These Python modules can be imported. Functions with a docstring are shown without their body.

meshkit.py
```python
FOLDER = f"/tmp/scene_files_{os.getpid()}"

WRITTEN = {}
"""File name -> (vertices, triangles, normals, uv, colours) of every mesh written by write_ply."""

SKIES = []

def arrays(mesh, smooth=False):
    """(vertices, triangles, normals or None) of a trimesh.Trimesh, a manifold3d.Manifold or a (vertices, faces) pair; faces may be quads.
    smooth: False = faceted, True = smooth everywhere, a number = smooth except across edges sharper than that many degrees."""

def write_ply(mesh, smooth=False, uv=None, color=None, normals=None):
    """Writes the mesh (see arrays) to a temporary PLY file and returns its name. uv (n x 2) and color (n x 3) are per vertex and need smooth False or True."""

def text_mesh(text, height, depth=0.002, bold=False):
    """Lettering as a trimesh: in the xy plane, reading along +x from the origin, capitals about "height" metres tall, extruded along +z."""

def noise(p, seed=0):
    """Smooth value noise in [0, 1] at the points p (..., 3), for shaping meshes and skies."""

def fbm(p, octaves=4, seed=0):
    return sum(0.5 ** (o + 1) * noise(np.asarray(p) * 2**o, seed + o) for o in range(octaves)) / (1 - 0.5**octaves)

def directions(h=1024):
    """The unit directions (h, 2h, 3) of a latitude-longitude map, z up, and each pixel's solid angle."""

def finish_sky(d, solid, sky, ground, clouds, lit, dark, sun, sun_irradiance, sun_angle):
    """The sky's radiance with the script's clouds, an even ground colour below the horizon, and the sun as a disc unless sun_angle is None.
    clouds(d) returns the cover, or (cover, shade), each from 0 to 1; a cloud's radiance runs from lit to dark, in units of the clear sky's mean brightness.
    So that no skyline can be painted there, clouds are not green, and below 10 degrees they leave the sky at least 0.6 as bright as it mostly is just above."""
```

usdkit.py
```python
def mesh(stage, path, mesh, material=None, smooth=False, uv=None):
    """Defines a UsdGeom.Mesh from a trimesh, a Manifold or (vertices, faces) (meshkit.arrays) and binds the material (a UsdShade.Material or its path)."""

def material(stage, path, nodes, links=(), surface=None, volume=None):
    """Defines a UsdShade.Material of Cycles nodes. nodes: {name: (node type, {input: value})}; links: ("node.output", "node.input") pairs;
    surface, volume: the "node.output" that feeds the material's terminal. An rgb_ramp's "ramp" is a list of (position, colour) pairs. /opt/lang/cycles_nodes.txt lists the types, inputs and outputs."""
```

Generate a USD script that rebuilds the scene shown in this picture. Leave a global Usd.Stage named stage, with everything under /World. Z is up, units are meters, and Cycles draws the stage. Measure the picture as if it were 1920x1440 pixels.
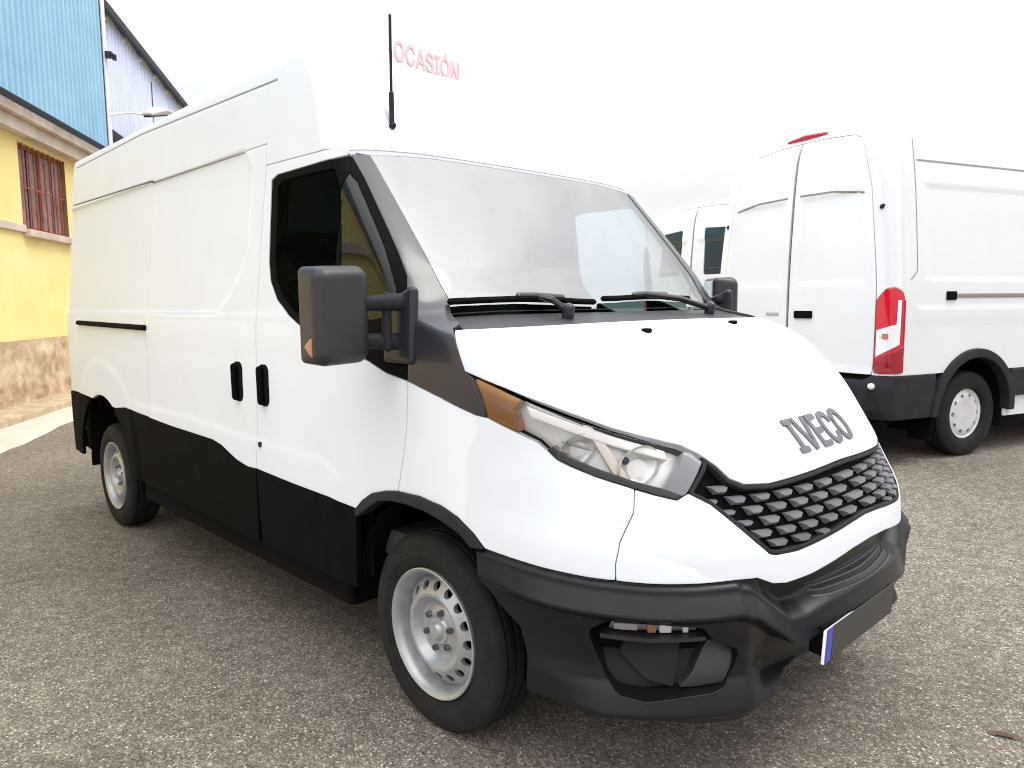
import math, random
import numpy as np, trimesh, shapely
import manifold3d as m3
import usdkit, meshkit
from scipy.interpolate import PchipInterpolator
from scipy.ndimage import gaussian_filter1d
from shapely.geometry import Polygon, LineString, Point, box as sbox
from pxr import Usd, UsdGeom, UsdLux, UsdShade, Gf, Sdf, Vt

random.seed(7); np.random.seed(7)
stage = Usd.Stage.CreateInMemory()
UsdGeom.SetStageUpAxis(stage, UsdGeom.Tokens.z); UsdGeom.SetStageMetersPerUnit(stage, 1.0)
UsdGeom.Xform.Define(stage, '/World'); UsdGeom.Scope.Define(stage, '/World/Looks')
PI = math.pi

# ------------------------------------------------------------------ camera, sky, sun, exposure
EYE = (1.9692, -2.4595, 1.4608); YAW, PITCH, ROLL = 2.37470, -0.10772, -0.00968
FOCAL_PX = 1407.26
EXPOSURE = 0.09
SUN_AZ, SUN_EL = math.radians(33), math.radians(62)     # azimuth from +x towards +y
SUN_I = 0.40
SKY_STRENGTH = 0.1
cam = UsdGeom.Camera.Define(stage, '/World/camera')
d = np.array([math.cos(YAW)*math.cos(PITCH), math.sin(YAW)*math.cos(PITCH), math.sin(PITCH)])
r = np.cross(d, [0, 0, 1]); r /= np.linalg.norm(r); u = np.cross(r, d)
r, u = math.cos(ROLL)*r+math.sin(ROLL)*u, -math.sin(ROLL)*r+math.cos(ROLL)*u
M = Gf.Matrix4d(*r, 0, *u, 0, *(-d), 0, *EYE, 1)
cam.AddTransformOp().Set(M)
cam.CreateHorizontalApertureAttr(36.0); cam.CreateVerticalApertureAttr(27.0)
cam.CreateFocalLengthAttr(FOCAL_PX/1920*36.0); cam.CreateClippingRangeAttr(Gf.Vec2f(0.05, 5000)); cam.CreateExposureAttr(EXPOSURE)

sun_dir = np.array([math.cos(SUN_EL)*math.cos(SUN_AZ), math.cos(SUN_EL)*math.sin(SUN_AZ), math.sin(SUN_EL)])
mat = usdkit.material
skym = mat(stage, '/World/Looks/overcast_sky', {
    'tc': ('texture_coordinate', {}),
    'sky': ('sky_texture', {'sky_type': 'single_scattering', 'sun_disc': False, 'sun_elevation': SUN_EL, 'sun_rotation': math.atan2(sun_dir[0], sun_dir[1]), 'aerosol_density': 2.0}),
    'sep': ('separate_xyz', {}),
    'up': ('map_range', {'from_min': 0.0, 'from_max': 1.0, 'to_min': 0.0, 'to_max': 1.0, 'clamp': True}),
    'rampv': ('rgb_ramp', {'ramp': [(0.0, (7.8, 7.9, 8.1)), (0.12, (9.0, 9.1, 9.2)), (0.3, (10.9, 11.0, 11.1)), (0.5, (15.5, 15.5, 15.6)), (1.0, (30, 30, 30))]}),
    'map': ('mapping', {'scale': (1.0, 1.0, 3.2)}),
    'n': ('noise_texture', {'scale': 1.7, 'detail': 6, 'roughness': 0.55, 'distortion': 0.4}),
    'nr': ('rgb_ramp', {'ramp': [(0.30, (0.72, 0.745, 0.785)), (0.46, (.95, .955, .965)), (0.66, (1.12, 1.12, 1.11))]}),
    'mul': ('mix_color', {'blend_type': 'multiply', 'fac': 1.0, 'use_clamp': False}),
    'mix': ('mix_color', {'blend_type': 'mix', 'fac': 0.95}),
    'bg': ('background_shader', {'strength': SKY_STRENGTH}),
}, [('tc.generated', 'sep.vector'), ('sep.z', 'up.value'), ('up.result', 'rampv.fac'), ('tc.generated', 'map.vector'), ('map.vector', 'n.vector'),
    ('n.fac', 'nr.fac'), ('rampv.color', 'mul.a'), ('nr.color', 'mul.b'), ('sky.color', 'mix.a'), ('mul.result', 'mix.b'), ('mix.result', 'bg.color')], surface='bg.background')
dome = UsdLux.DomeLight.Define(stage, '/World/sky')
UsdShade.MaterialBindingAPI.Apply(dome.GetPrim()).Bind(skym)
sun = UsdLux.DistantLight.Define(stage, '/World/sun')
sun.CreateIntensityAttr(SUN_I); sun.CreateAngleAttr(24.0); sun.CreateColorAttr(Gf.Vec3f(1, 0.96, 0.9))
sun.GetPrim().CreateAttribute('inputs:normalize', Sdf.ValueTypeNames.Bool).Set(True)
zr = Gf.Rotation(Gf.Vec3d(0, 0, 1), Gf.Vec3d(*map(float, sun_dir)))
sun.AddTransformOp().Set(Gf.Matrix4d().SetRotate(zr))

# ------------------------------------------------------------------ helpers
def numbered(path):
    if not stage.GetPrimAtPath(path): return path
    k = 1
    while stage.GetPrimAtPath(f'{path}_{k:03d}'): k += 1
    return f'{path}_{k:03d}'
def tag(prim, label=None, cat=None, group=None, kind=None):
    for k, v in (('label', label), ('category', cat), ('group', group), ('kind', kind)):
        if v: prim.SetCustomDataByKey(k, v)
    return prim
def pth(parent): return '/World' if parent is None else str(parent.GetPath())
def thing(name, label, cat, loc=(0, 0, 0), rotz=0, group=None):
    x = UsdGeom.Xform.Define(stage, numbered('/World/'+name)); x.AddTranslateOp().Set(Gf.Vec3d(*map(float, loc))); x.AddRotateZOp().Set(math.degrees(rotz))
    return tag(x.GetPrim(), label, cat, group)
def node(name, parent): return UsdGeom.Xform.Define(stage, numbered(pth(parent)+'/'+name)).GetPrim()
def obj(name, mesh, m, parent=None, smooth=35):
    if isinstance(mesh, (list, tuple)) and len(mesh) and isinstance(mesh[0], trimesh.Trimesh): mesh = trimesh.util.concatenate(mesh)
    return usdkit.mesh(stage, numbered(pth(parent)+'/'+name), mesh, '/World/Looks/'+m, smooth=smooth).GetPrim()
def T(mesh, t=(0, 0, 0), rz=0, rx=0, ry=0):
    mesh = mesh.copy()
    for a, ax in ((rx, (1, 0, 0)), (ry, (0, 1, 0)), (rz, (0, 0, 1))):
        if a: mesh.apply_transform(trimesh.transformations.rotation_matrix(a, ax))
    mesh.apply_translation(t); return mesh
def tm(man):
    k = man.to_mesh(); return trimesh.Trimesh(np.array(k.vert_properties)[:, :3], np.array(k.tri_verts), process=False)
def box(x0, x1, y0, y1, z0, z1):
    b = trimesh.creation.box((x1-x0, y1-y0, z1-z0)); b.apply_translation(((x0+x1)/2, (y0+y1)/2, (z0+z1)/2)); return b
def rbox(x0, x1, y0, y1, z0, z1, rad=.01, seg=12):
    rad = min(rad, (x1-x0)/2.01, (y1-y0)/2.01, (z1-z0)/2.01)
    s = m3.Manifold.sphere(rad, seg)
    return tm(m3.Manifold.batch_hull([s.translate((x, y, z)) for x in (x0+rad, x1-rad) for y in (y0+rad, y1-rad) for z in (z0+rad, z1-rad)]))
def hull(pts, rad, seg=14):
    rads = rad if np.ndim(rad) else [rad]*len(pts)
    return tm(m3.Manifold.batch_hull([m3.Manifold.sphere(float(a), seg).translate(tuple(map(float, q))) for q, a in zip(pts, rads)]))
def tube(pts, rad, sides=10):
    return trimesh.util.concatenate([hull([a, b], rad, sides) for a, b in zip(pts[:-1], pts[1:])])
def revolve(prof, n=48):        # profile (radius, axial) about z
    return trimesh.creation.revolve(np.array(prof, float), sections=n)
def extr(poly, h): return trimesh.creation.extrude_polygon(poly, h, engine='earcut')

# ------------------------------------------------------------------ materials
def prin(name, col, rough=.5, **kw):
    return mat(stage, '/World/Looks/'+name, {'p': ('principled_bsdf', {'base_color': col, 'roughness': rough, **kw})}, [], surface='p.BSDF')
def noisy(name, c1, c2, scale, rough=.7, detail=5, lo=.35, hi=.65, bump=0, bscale=None, **kw):
    return mat(stage, '/World/Looks/'+name, {
        'tc': ('texture_coordinate', {}), 'n': ('noise_texture', {'scale': scale, 'detail': detail, 'roughness': .6}),
        'r': ('rgb_ramp', {'ramp': [(lo, c1), (hi, c2)]}), 'n2': ('noise_texture', {'scale': bscale or scale*4, 'detail': 4}),
        'b': ('bump', {'strength': 1.0 if bump else 0.0, 'distance': bump or .001}), 'p': ('principled_bsdf', {'roughness': rough, **kw})},
        [('tc.object', 'n.vector'), ('tc.object', 'n2.vector'), ('n.fac', 'r.fac'), ('r.color', 'p.base_color'), ('n2.fac', 'b.height'), ('b.normal', 'p.normal')], surface='p.BSDF')
def pane(name, tint, ior=1.55, rough=0.0, body=None):
    nodes = {'t': ('transparent_bsdf', {'color': tint}), 'g': ('glossy_bsdf', {'color': (1, 1, 1), 'roughness': rough}), 'f': ('fresnel', {'IOR': ior}), 'm': ('mix_closure', {})}
    links = [('f.fac', 'm.fac'), ('t.BSDF', 'm.closure1'), ('g.BSDF', 'm.closure2')]
    return mat(stage, '/World/Looks/'+name, nodes, links, surface='m.closure')
noisy('white_paint', (.655, .685, .735), (.68, .71, .76), 3.0, rough=.45, coat_weight=.10, coat_roughness=.15)
noisy('white_paint_clean', (.66, .67, .69), (.69, .70, .72), 2.0, rough=.35, coat_weight=.3, coat_roughness=.05)
noisy('black_plastic', (.003, .003, .003), (.005, .005, .005), 9, rough=.7, bump=.0004, bscale=500, specular_ior_level=.04)
noisy('grey_plastic', (.014, .0135, .017), (.021, .020, .025), 7, rough=.38, bump=.0005, bscale=450)
noisy('dark_plastic', (.016, .0155, .019), (.023, .0225, .027), 7, rough=.6, bump=.0004, bscale=450, specular_ior_level=.16)
noisy('bumper_plastic', (.0035, .0035, .0045), (.006, .006, .0075), 7, rough=.33, bump=.0003, bscale=450, specular_ior_level=.28)
noisy('grille_grey', (.10, .10, .11), (.14, .14, .155), 7, rough=.45)
noisy('pillar_black', (.009, .009, .013), (.014, .0135, .019), 3, rough=.36, coat_weight=.4, coat_roughness=.12)
prin('teal_glass', (.018, .034, .040), .12)
prin('gloss_black', (.012, .012, .016), .16)
prin('cavity_black', (.004, .004, .004), .9, specular_ior_level=.1)
noisy('rubber', (.006, .006, .006), (.013, .0125, .012), 14, rough=.75, specular_ior_level=.25, bump=.0008, bscale=160)
noisy('tread_rubber', (.012, .012, .012), (.03, .028, .026), 20, rough=.85)
noisy('wheel_silver', (.36, .37, .38), (.46, .47, .48), 12, rough=.36, metallic=.7)
noisy('wheel_cap_silver', (.58, .58, .6), (.7, .7, .72), 6, rough=.35, metallic=.4)
prin('chrome', (.75, .75, .76), .12, metallic=1.0)
prin('dark_chrome', (.22, .22, .24), .25, metallic=1.0)
prin('lamp_silver', (.84, .82, .79), .30, metallic=.45)
prin('lamp_warm', (.82, .72, .62), .30, metallic=.5)
prin('lamp_grey', (.36, .36, .39), .35)
prin('bulb_dark', (.03, .025, .05), .2)
prin('amber_lens', (.33, .135, .018), .12, coat_weight=.6)
prin('mirror_amber', (.36, .17, .10), .3)
prin('red_lens', (.50, .006, .018), .12, coat_weight=.8)
prin('dark_red_lens', (.22, .002, .010), .15, coat_weight=.8)
prin('clear_lens', (.72, .72, .75), .18, coat_weight=.6)
prin('plate_grey', (.034, .033, .031), .6)
prin('plate_white', (.8, .8, .8), .4)
prin('plate_blue', (.035, .06, .36), .4)
prin('badge_chrome', (.17, .17, .18), .28, metallic=.9)
pane('lens_glass', (.97, .97, .97), 1.42)
pane('windscreen_glass', (.82, .88, .88), 3.8)
pane('side_glass', (.26, .42, .47), 1.035)
pane('quarter_glass', (.30, .36, .36), 1.42)
noisy('interior_grey', (.05, .05, .055), (.07, .07, .075), 30, rough=.8)
noisy('seat_fabric', (.035, .04, .045), (.06, .065, .07), 60, rough=.95)
prin('bulkhead_grey', (.45, .46, .46), .6)
prin('mirror_glass', (.5, .6, .62), .04, metallic=1.0)
prin('rail_steel', (.30, .29, .28), .35, metallic=.8)
noisy('rust_red', (.22, .055, .035), (.34, .11, .06), 8, rough=.8)
noisy('window_dusty', (.20, .12, .125), (.36, .25, .25), 5, rough=.5)
noisy('yellow_render', (.80, .65, .24), (.86, .73, .32), 1.2, rough=.9, bump=.002, bscale=40)
noisy('stone_rubble', (.34, .22, .10), (.66, .52, .36), 4.2, rough=.95, lo=.3, hi=.7, bump=.02, bscale=9)
noisy('concrete_band', (.50, .40, .31), (.66, .56, .47), 2.5, rough=.9, bump=.004, bscale=25)
noisy('blue_cladding', (.25, .46, .63), (.30, .53, .70), 1.5, rough=.5)
noisy('lilac_cladding', (.58, .66, .86), (.68, .75, .91), 1.3, rough=.5)
prin('pale_trim', (.72, .70, .76), .5)
prin('dark_flashing', (.018, .02, .032), .6)
noisy('kerb_stone', (.36, .27, .16), (.52, .42, .28), 6, rough=.95, bump=.004, bscale=40)
noisy('pale_concrete', (.50, .45, .38), (.64, .59, .52), 3, rough=.9, bump=.002, bscale=60)
prin('lamp_housing', (.5, .5, .46), .45)
prin('pole_grey', (.07, .07, .08), .5)
prin('sign_white', (.86, .86, .86), .5)
prin('sign_red', (.84, .50, .56), .5)
noisy('grit_stone', (.22, .19, .16), (.52, .48, .43), 130, rough=.9)
noisy('leaf_brown', (.06, .035, .025), (.12, .07, .045), 60, rough=.9)
# asphalt: binder, stones of several tones, a few pale chips, worn lighter patches
mat(stage, '/World/Looks/asphalt', {
    'g': ('geometry', {}), 'w': ('noise_texture', {'scale': 60, 'detail': 2}), 'wm': ('vector_math', {'math_type': 'multiply_add', 'vector2': (.006, .006, .006)}),
    'v': ('voronoi_texture', {'scale': 150, 'feature': 'f1', 'randomness': 1.0}), 'v2': ('voronoi_texture', {'scale': 72, 'feature': 'f1'}),
    'vs': ('separate_color', {}), 'vs2': ('separate_color', {}),
    'tone': ('rgb_ramp', {'ramp': [(0, (.115, .100, .084)), (.35, (.168, .147, .124)), (.7, (.228, .200, .170)), (.90, (.31, .276, .238)), (.97, (.41, .375, .33)), (1, (.53, .50, .45))]}),
    'gap': ('rgb_ramp', {'ramp': [(.0, (1.08, 1.08, 1.08)), (.35, (1, 1, 1)), (.66, (.72, .70, .67))]}),
    'm1': ('mix_color', {'blend_type': 'multiply', 'fac': 1.0, 'use_clamp': False}),
    'pick': ('map_range', {'from_min': .90, 'from_max': .93, 'clamp': True}), 'near': ('map_range', {'from_min': .34, 'from_max': .26, 'clamp': True}),
    'chip': ('math', {'math_type': 'multiply'}), 'mc': ('mix_color', {'blend_type': 'mix', 'b': (.60, .54, .46)}),
    'pick2': ('map_range', {'from_min': .12, 'from_max': .08, 'clamp': True}), 'chip2': ('math', {'math_type': 'multiply'}), 'md': ('mix_color', {'blend_type': 'mix', 'b': (.05, .042, .034)}),
    'n': ('noise_texture', {'scale': .55, 'detail': 5, 'roughness': .6}), 'nr': ('rgb_ramp', {'ramp': [(.28, (.70, .67, .64)), (.45, (1.02, .99, .96)), (.72, (1.30, 1.27, 1.24))]}),
    'n3': ('noise_texture', {'scale': 14, 'detail': 5, 'roughness': .65}), 'n3r': ('rgb_ramp', {'ramp': [(.3, (.72, .71, .70)), (.7, (1.26, 1.26, 1.26))]}),
    'm2': ('mix_color', {'blend_type': 'multiply', 'fac': 1.0, 'use_clamp': False}), 'm3': ('mix_color', {'blend_type': 'multiply', 'fac': 1.0, 'use_clamp': False}),
    'inv': ('math', {'math_type': 'subtract', 'value1': 1.0}),
    'b': ('bump', {'strength': .8, 'distance': .005}), 'p': ('principled_bsdf', {'roughness': .85, 'specular_ior_level': .3})},
    [('g.position', 'w.vector'), ('w.color', 'wm.vector1'), ('g.position', 'wm.vector3'), ('wm.vector', 'v.vector'), ('wm.vector', 'v2.vector'), ('g.position', 'n.vector'), ('g.position', 'n3.vector'), ('v.color', 'vs.color'), ('v2.color', 'vs2.color'), ('vs.r', 'tone.fac'), ('v.distance', 'gap.fac'),
     ('tone.color', 'm1.a'), ('gap.color', 'm1.b'), ('vs2.r', 'pick.value'), ('v2.distance', 'near.value'), ('pick.result', 'chip.value1'), ('near.result', 'chip.value2'), ('chip.value', 'mc.fac'),
     ('vs2.r', 'pick2.value'), ('pick2.result', 'chip2.value1'), ('near.result', 'chip2.value2'), ('chip2.value', 'md.fac'),
     ('n.fac', 'nr.fac'), ('n3.fac', 'n3r.fac'), ('m1.result', 'm2.a'), ('nr.color', 'm2.b'), ('m2.result', 'm3.a'), ('n3r.color', 'm3.b'), ('m3.result', 'mc.a'), ('mc.result', 'md.a'),
     ('md.result', 'p.base_color'), ('v.distance', 'inv.value2'), ('inv.value', 'b.height'), ('b.normal', 'p.normal')], surface='p.BSDF')

# ------------------------------------------------------------------ ground
def ss(a, b, x): t = np.clip((x-a)/(b-a), 0, 1); return t*t*(3-2*t)
def gz(x, y): return .185*ss(1.35, 4.3, np.asarray(y, float)+.12*np.asarray(x, float))
def axis(near, far):
    a = list(np.arange(-near, near+.01, .5)); k = near
    while k < far: k *= 1.35; a = [-k]+a+[k]
    return np.array(a)
gx = axis(24, 900); gy = axis(24, 900)
X, Y = np.meshgrid(gx, gy, indexing='ij'); Z = gz(X, Y)
V = np.stack([X, Y, Z], -1).reshape(-1, 3); ny = len(gy)
I, J = np.meshgrid(np.arange(len(gx)-1), np.arange(ny-1), indexing='ij'); k = (I*ny+J).ravel()
tag(obj('asphalt_ground', (V, np.stack([k, k+ny, k+ny+1, k+1], 1)), 'asphalt', None, smooth=True), kind='structure')

# ------------------------------------------------------------------ shaped vehicle skins: a stack of plan outlines
def tab(rows, soft=.012):
    a = np.array(rows, float); zz = np.arange(a[0, 0], a[-1, 0]+.001, .002); v = PchipInterpolator(a[:, 0], a[:, 1])(np.clip(zz, a[0, 0], a[-1, 0]))
    if soft: v = gaussian_filter1d(np.pad(v, 200, mode='reflect', reflect_type='odd'), soft/.002)[200:-200]
    return PchipInterpolator(zz, v)
class Skin:
    def __init__(s, XF, A, N, W, XR, c0=1.4, rc=.09, zmax=2.56, disp=None):
        s.XF, s.A, s.N, s.W, s.XR, s.c0, s.rc, s.zmax, s.disp = tab(XF), tab(A, .035), tab(N, .05), tab(W), XR, c0, rc, zmax, disp
    arc = None
    def base(s, q, z):
        z = np.clip(z, .1, s.zmax); sg = np.where(q < 0, -1.0, 1.0); q = np.abs(q)
        w, a, n, xf = s.W(z), s.A(z), s.N(z), s.XF(z); xc = xf-a; qc = s.c0-xc
        th = np.clip(q/qc, 0, 1)*PI/2
        if s.arc is not None: th = np.interp(np.clip(q/qc, 0, 1), s.arc[0], s.arc[1])
        y = w*np.sin(th)**(2/n); x = np.where(q > qc, s.c0-q, xc+a*np.clip(np.cos(th), 0, 1)**(2/n))
        xr = s.XR(z) if callable(s.XR) else s.XR
        t = np.clip((xr+s.rc-x)/s.rc, 0, 1); y = np.maximum(y-s.rc*.9*(1-np.sqrt(1-t*t)), 0)
        return np.stack([np.maximum(x, xr), -sg*y, z], -1)
    def normal(s, q, z, e=.004):
        z = np.clip(z, .1+e, s.zmax-e)
        a = s.base(q+e, z)-s.base(q-e, z); b = s.base(q, z+e)-s.base(q, z-e)
        n = np.cross(b, a); l = np.linalg.norm(n, axis=-1, keepdims=True); return n/np.maximum(l, 1e-12)
    def at(s, q, z, off=0.):
        q, z = np.asarray(q, float), np.asarray(z, float); P = s.base(q, z); N = s.normal(q, z)
        dd = s.disp(P, q, z) if s.disp else 0.
        return P+N*(np.asarray(off+dd)[..., None]), N
    def q_at(s, x, y, z):       # the q of the skin at height z and half-breadth y (front)
        z = np.clip(z, .1, s.zmax); w, a, n, xf = s.W(z), s.A(z), s.N(z), s.XF(z)
        return -np.sign(y)*np.arcsin(np.clip(np.abs(y)/w, 0, 1)**(n/2))/(PI/2)*(s.c0-xf+a)
def cut(poly, dq, dz):
    """the polygon cut by a grid into triangles: (points (q, z), faces)"""
    q0, z0, q1, z1 = poly.bounds
    gq = np.arange(math.floor(q0/dq), math.ceil(q1/dq))*dq; gz_ = np.arange(math.floor(z0/dz), math.ceil(z1/dz))*dz
    Q, Zz = [a.ravel() for a in np.meshgrid(gq, gz_)]
    cells = shapely.box(Q, Zz, Q+dq, Zz+dz); shapely.prepare(poly)
    full = shapely.contains_properly(poly, cells); part = shapely.intersects(poly, cells) & ~full
    P, F, key = [], [], {}
    def vid(a, b):
        k = (round(a, 5), round(b, 5))
        if k not in key: key[k] = len(P); P.append(k)
        return key[k]
    for a, b in zip(Q[full], Zz[full]):
        i = [vid(a, b), vid(a+dq, b), vid(a+dq, b+dz), vid(a, b+dz)]; F += [(i[0], i[1], i[2]), (i[0], i[2], i[3])]
    for g in shapely.intersection(poly, cells[part]):
        for h in getattr(g, 'geoms', [g]):
            if h.geom_type != 'Polygon' or h.area < 1e-8: continue
            v, f = trimesh.creation.triangulate_polygon(h, engine='earcut')
            i = [vid(*x) for x in v]
            for t in f:
                t = [i[x] for x in t]
                if len(set(t)) == 3:
                    (ax, ay), (bx, by), (cx, cy) = P[t[0]], P[t[1]], P[t[2]]
                    F.append(tuple(t) if (bx-ax)*(cy-ay)-(by-ay)*(cx-ax) > 0 else (t[0], t[2], t[1]))
    return np.array(P, float), np.array(F, int)
def panel(skin, poly, off=0., thick=.018, bev=.004, gap=.0022, dq=.03, dz=.02, extra=None):
    if gap+bev: poly = poly.buffer(-(gap+bev*.6), join_style='mitre')
    out = []
    for pg in getattr(poly, 'geoms', [poly]):
        if pg.is_empty or pg.area < 1e-5: continue
        P, F = cut(pg, dq, dz)
        o = off(P[:, 0], P[:, 1]) if callable(off) else off
        if extra is not None: o = o+extra(P[:, 0], P[:, 1])
        V, N = skin.at(P[:, 0], P[:, 1], o)
        # orientation towards the outside
        fn = np.cross(V[F[:, 1]]-V[F[:, 0]], V[F[:, 2]]-V[F[:, 0]])
        if (fn*N[F[:, 0]]).sum() < 0: F = F[:, ::-1]
        E = np.vstack([F[:, [0, 1]], F[:, [1, 2]], F[:, [2, 0]]])
        code = {(a, b) for a, b in map(tuple, E)}
        B = np.array([(a, b) for a, b in map(tuple, E) if (b, a) not in code])
        if len(B):
            dirs = V[B[:, 1]]-V[B[:, 0]]; dirs /= np.maximum(np.linalg.norm(dirs, axis=1, keepdims=True), 1e-9)
            ow = np.zeros_like(V); cr = np.cross(dirs, N[B[:, 0]])
            np.add.at(ow, B[:, 0], cr); np.add.at(ow, B[:, 1], cr)
            bi = np.unique(B); o2 = ow[bi]; o2 /= np.maximum(np.linalg.norm(o2, axis=1, keepdims=True), 1e-9); nb = N[bi]; pb = V[bi]
            rings = [pb+bev*.7*o2-bev*.3*nb, pb+bev*o2-bev*nb, pb+bev*o2-(bev+thick)*nb]
            n0 = len(V); loc = {v: i for i, v in enumerate(bi)}; L = len(bi)
            ids = [bi]+[n0+L*k+np.arange(L) for k in range(3)]
            V = np.vstack([V]+rings); ea = np.array([loc[x] for x in B[:, 0]]); eb = np.array([loc[x] for x in B[:, 1]]); FF = [F]
            for k in range(3):
                a0, b0, a1, b1 = ids[k][ea], ids[k][eb], ids[k+1][ea], ids[k+1][eb]
                FF += [np.stack([b0, a0, a1], 1), np.stack([b0, a1, b1], 1)]
            F = np.vstack(FF)
        out.append(trimesh.Trimesh(V, F, process=False))
    return trimesh.util.concatenate(out)
def mir(poly): return shapely.affinity.scale(poly, -1, 1, origin=(0, 0))
def PG(*segs):
    pts = []
    for s_ in segs: pts += list(s_)
    return Polygon(pts).buffer(0)
def both(half):     # half outline from the centre line round the right side and back: mirrored to a whole one
    half = [(max(0, a), b) for a, b in half]
    return Polygon(half+[(-a, b) for a, b in half[::-1]]).buffer(.0005).buffer(-.0005)
def strip_line(pts, w): return LineString(pts).buffer(w, cap_style='flat')
# outlines of the panels of the front van, as (distance along the skin, height) in metres
XF_ROWS = [(.10,.90),(.22,.975),(.35,1.04),(.5,1.072),(.62,1.078),(.75,1.07),(.85,1.025),(.95,.965),(1.03,.90),(1.13,.80),(1.23,.665),(1.30,.55),(1.36,.39),(1.395,.23),(1.42,.075),(1.45,.015),(1.6,-.105),(1.8,-.275),(2.0,-.45),(2.08,-.52),(2.14,-.555),(2.25,-.60),(2.35,-.65),(2.43,-.70),(2.48,-.765),(2.51,-.89),(2.525,-1.15),(2.535,-1.9),(2.545,-2.8)]
A_ROWS = [(.10,.90),(.5,.95),(.8,.95),(.95,.88),(1.05,.80),(1.15,.68),(1.25,.54),(1.35,.36),(1.42,.22),(1.5,.18),(2.0,.18),(2.2,.175),(2.36,.165),(2.5,.16),(2.545,.3)]
N_ROWS = [(.1,2.4),(.8,2.4),(1.0,2.45),(1.2,2.9),(1.35,3.1),(1.42,3.3),(1.6,3.4),(2.05,3.3),(2.2,3.3),(2.45,4.0),(2.545,3.2)]
W_ROWS = [(.10,.97),(.3,.99),(.8,1.0),(1.1,1.0),(1.4,.99),(1.7,.965),(2.0,.935),(2.15,.92),(2.38,.895),(2.44,.885),(2.485,.875),(2.51,.852),(2.525,.79),(2.536,.64),(2.542,.40),(2.545,.0)]
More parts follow.
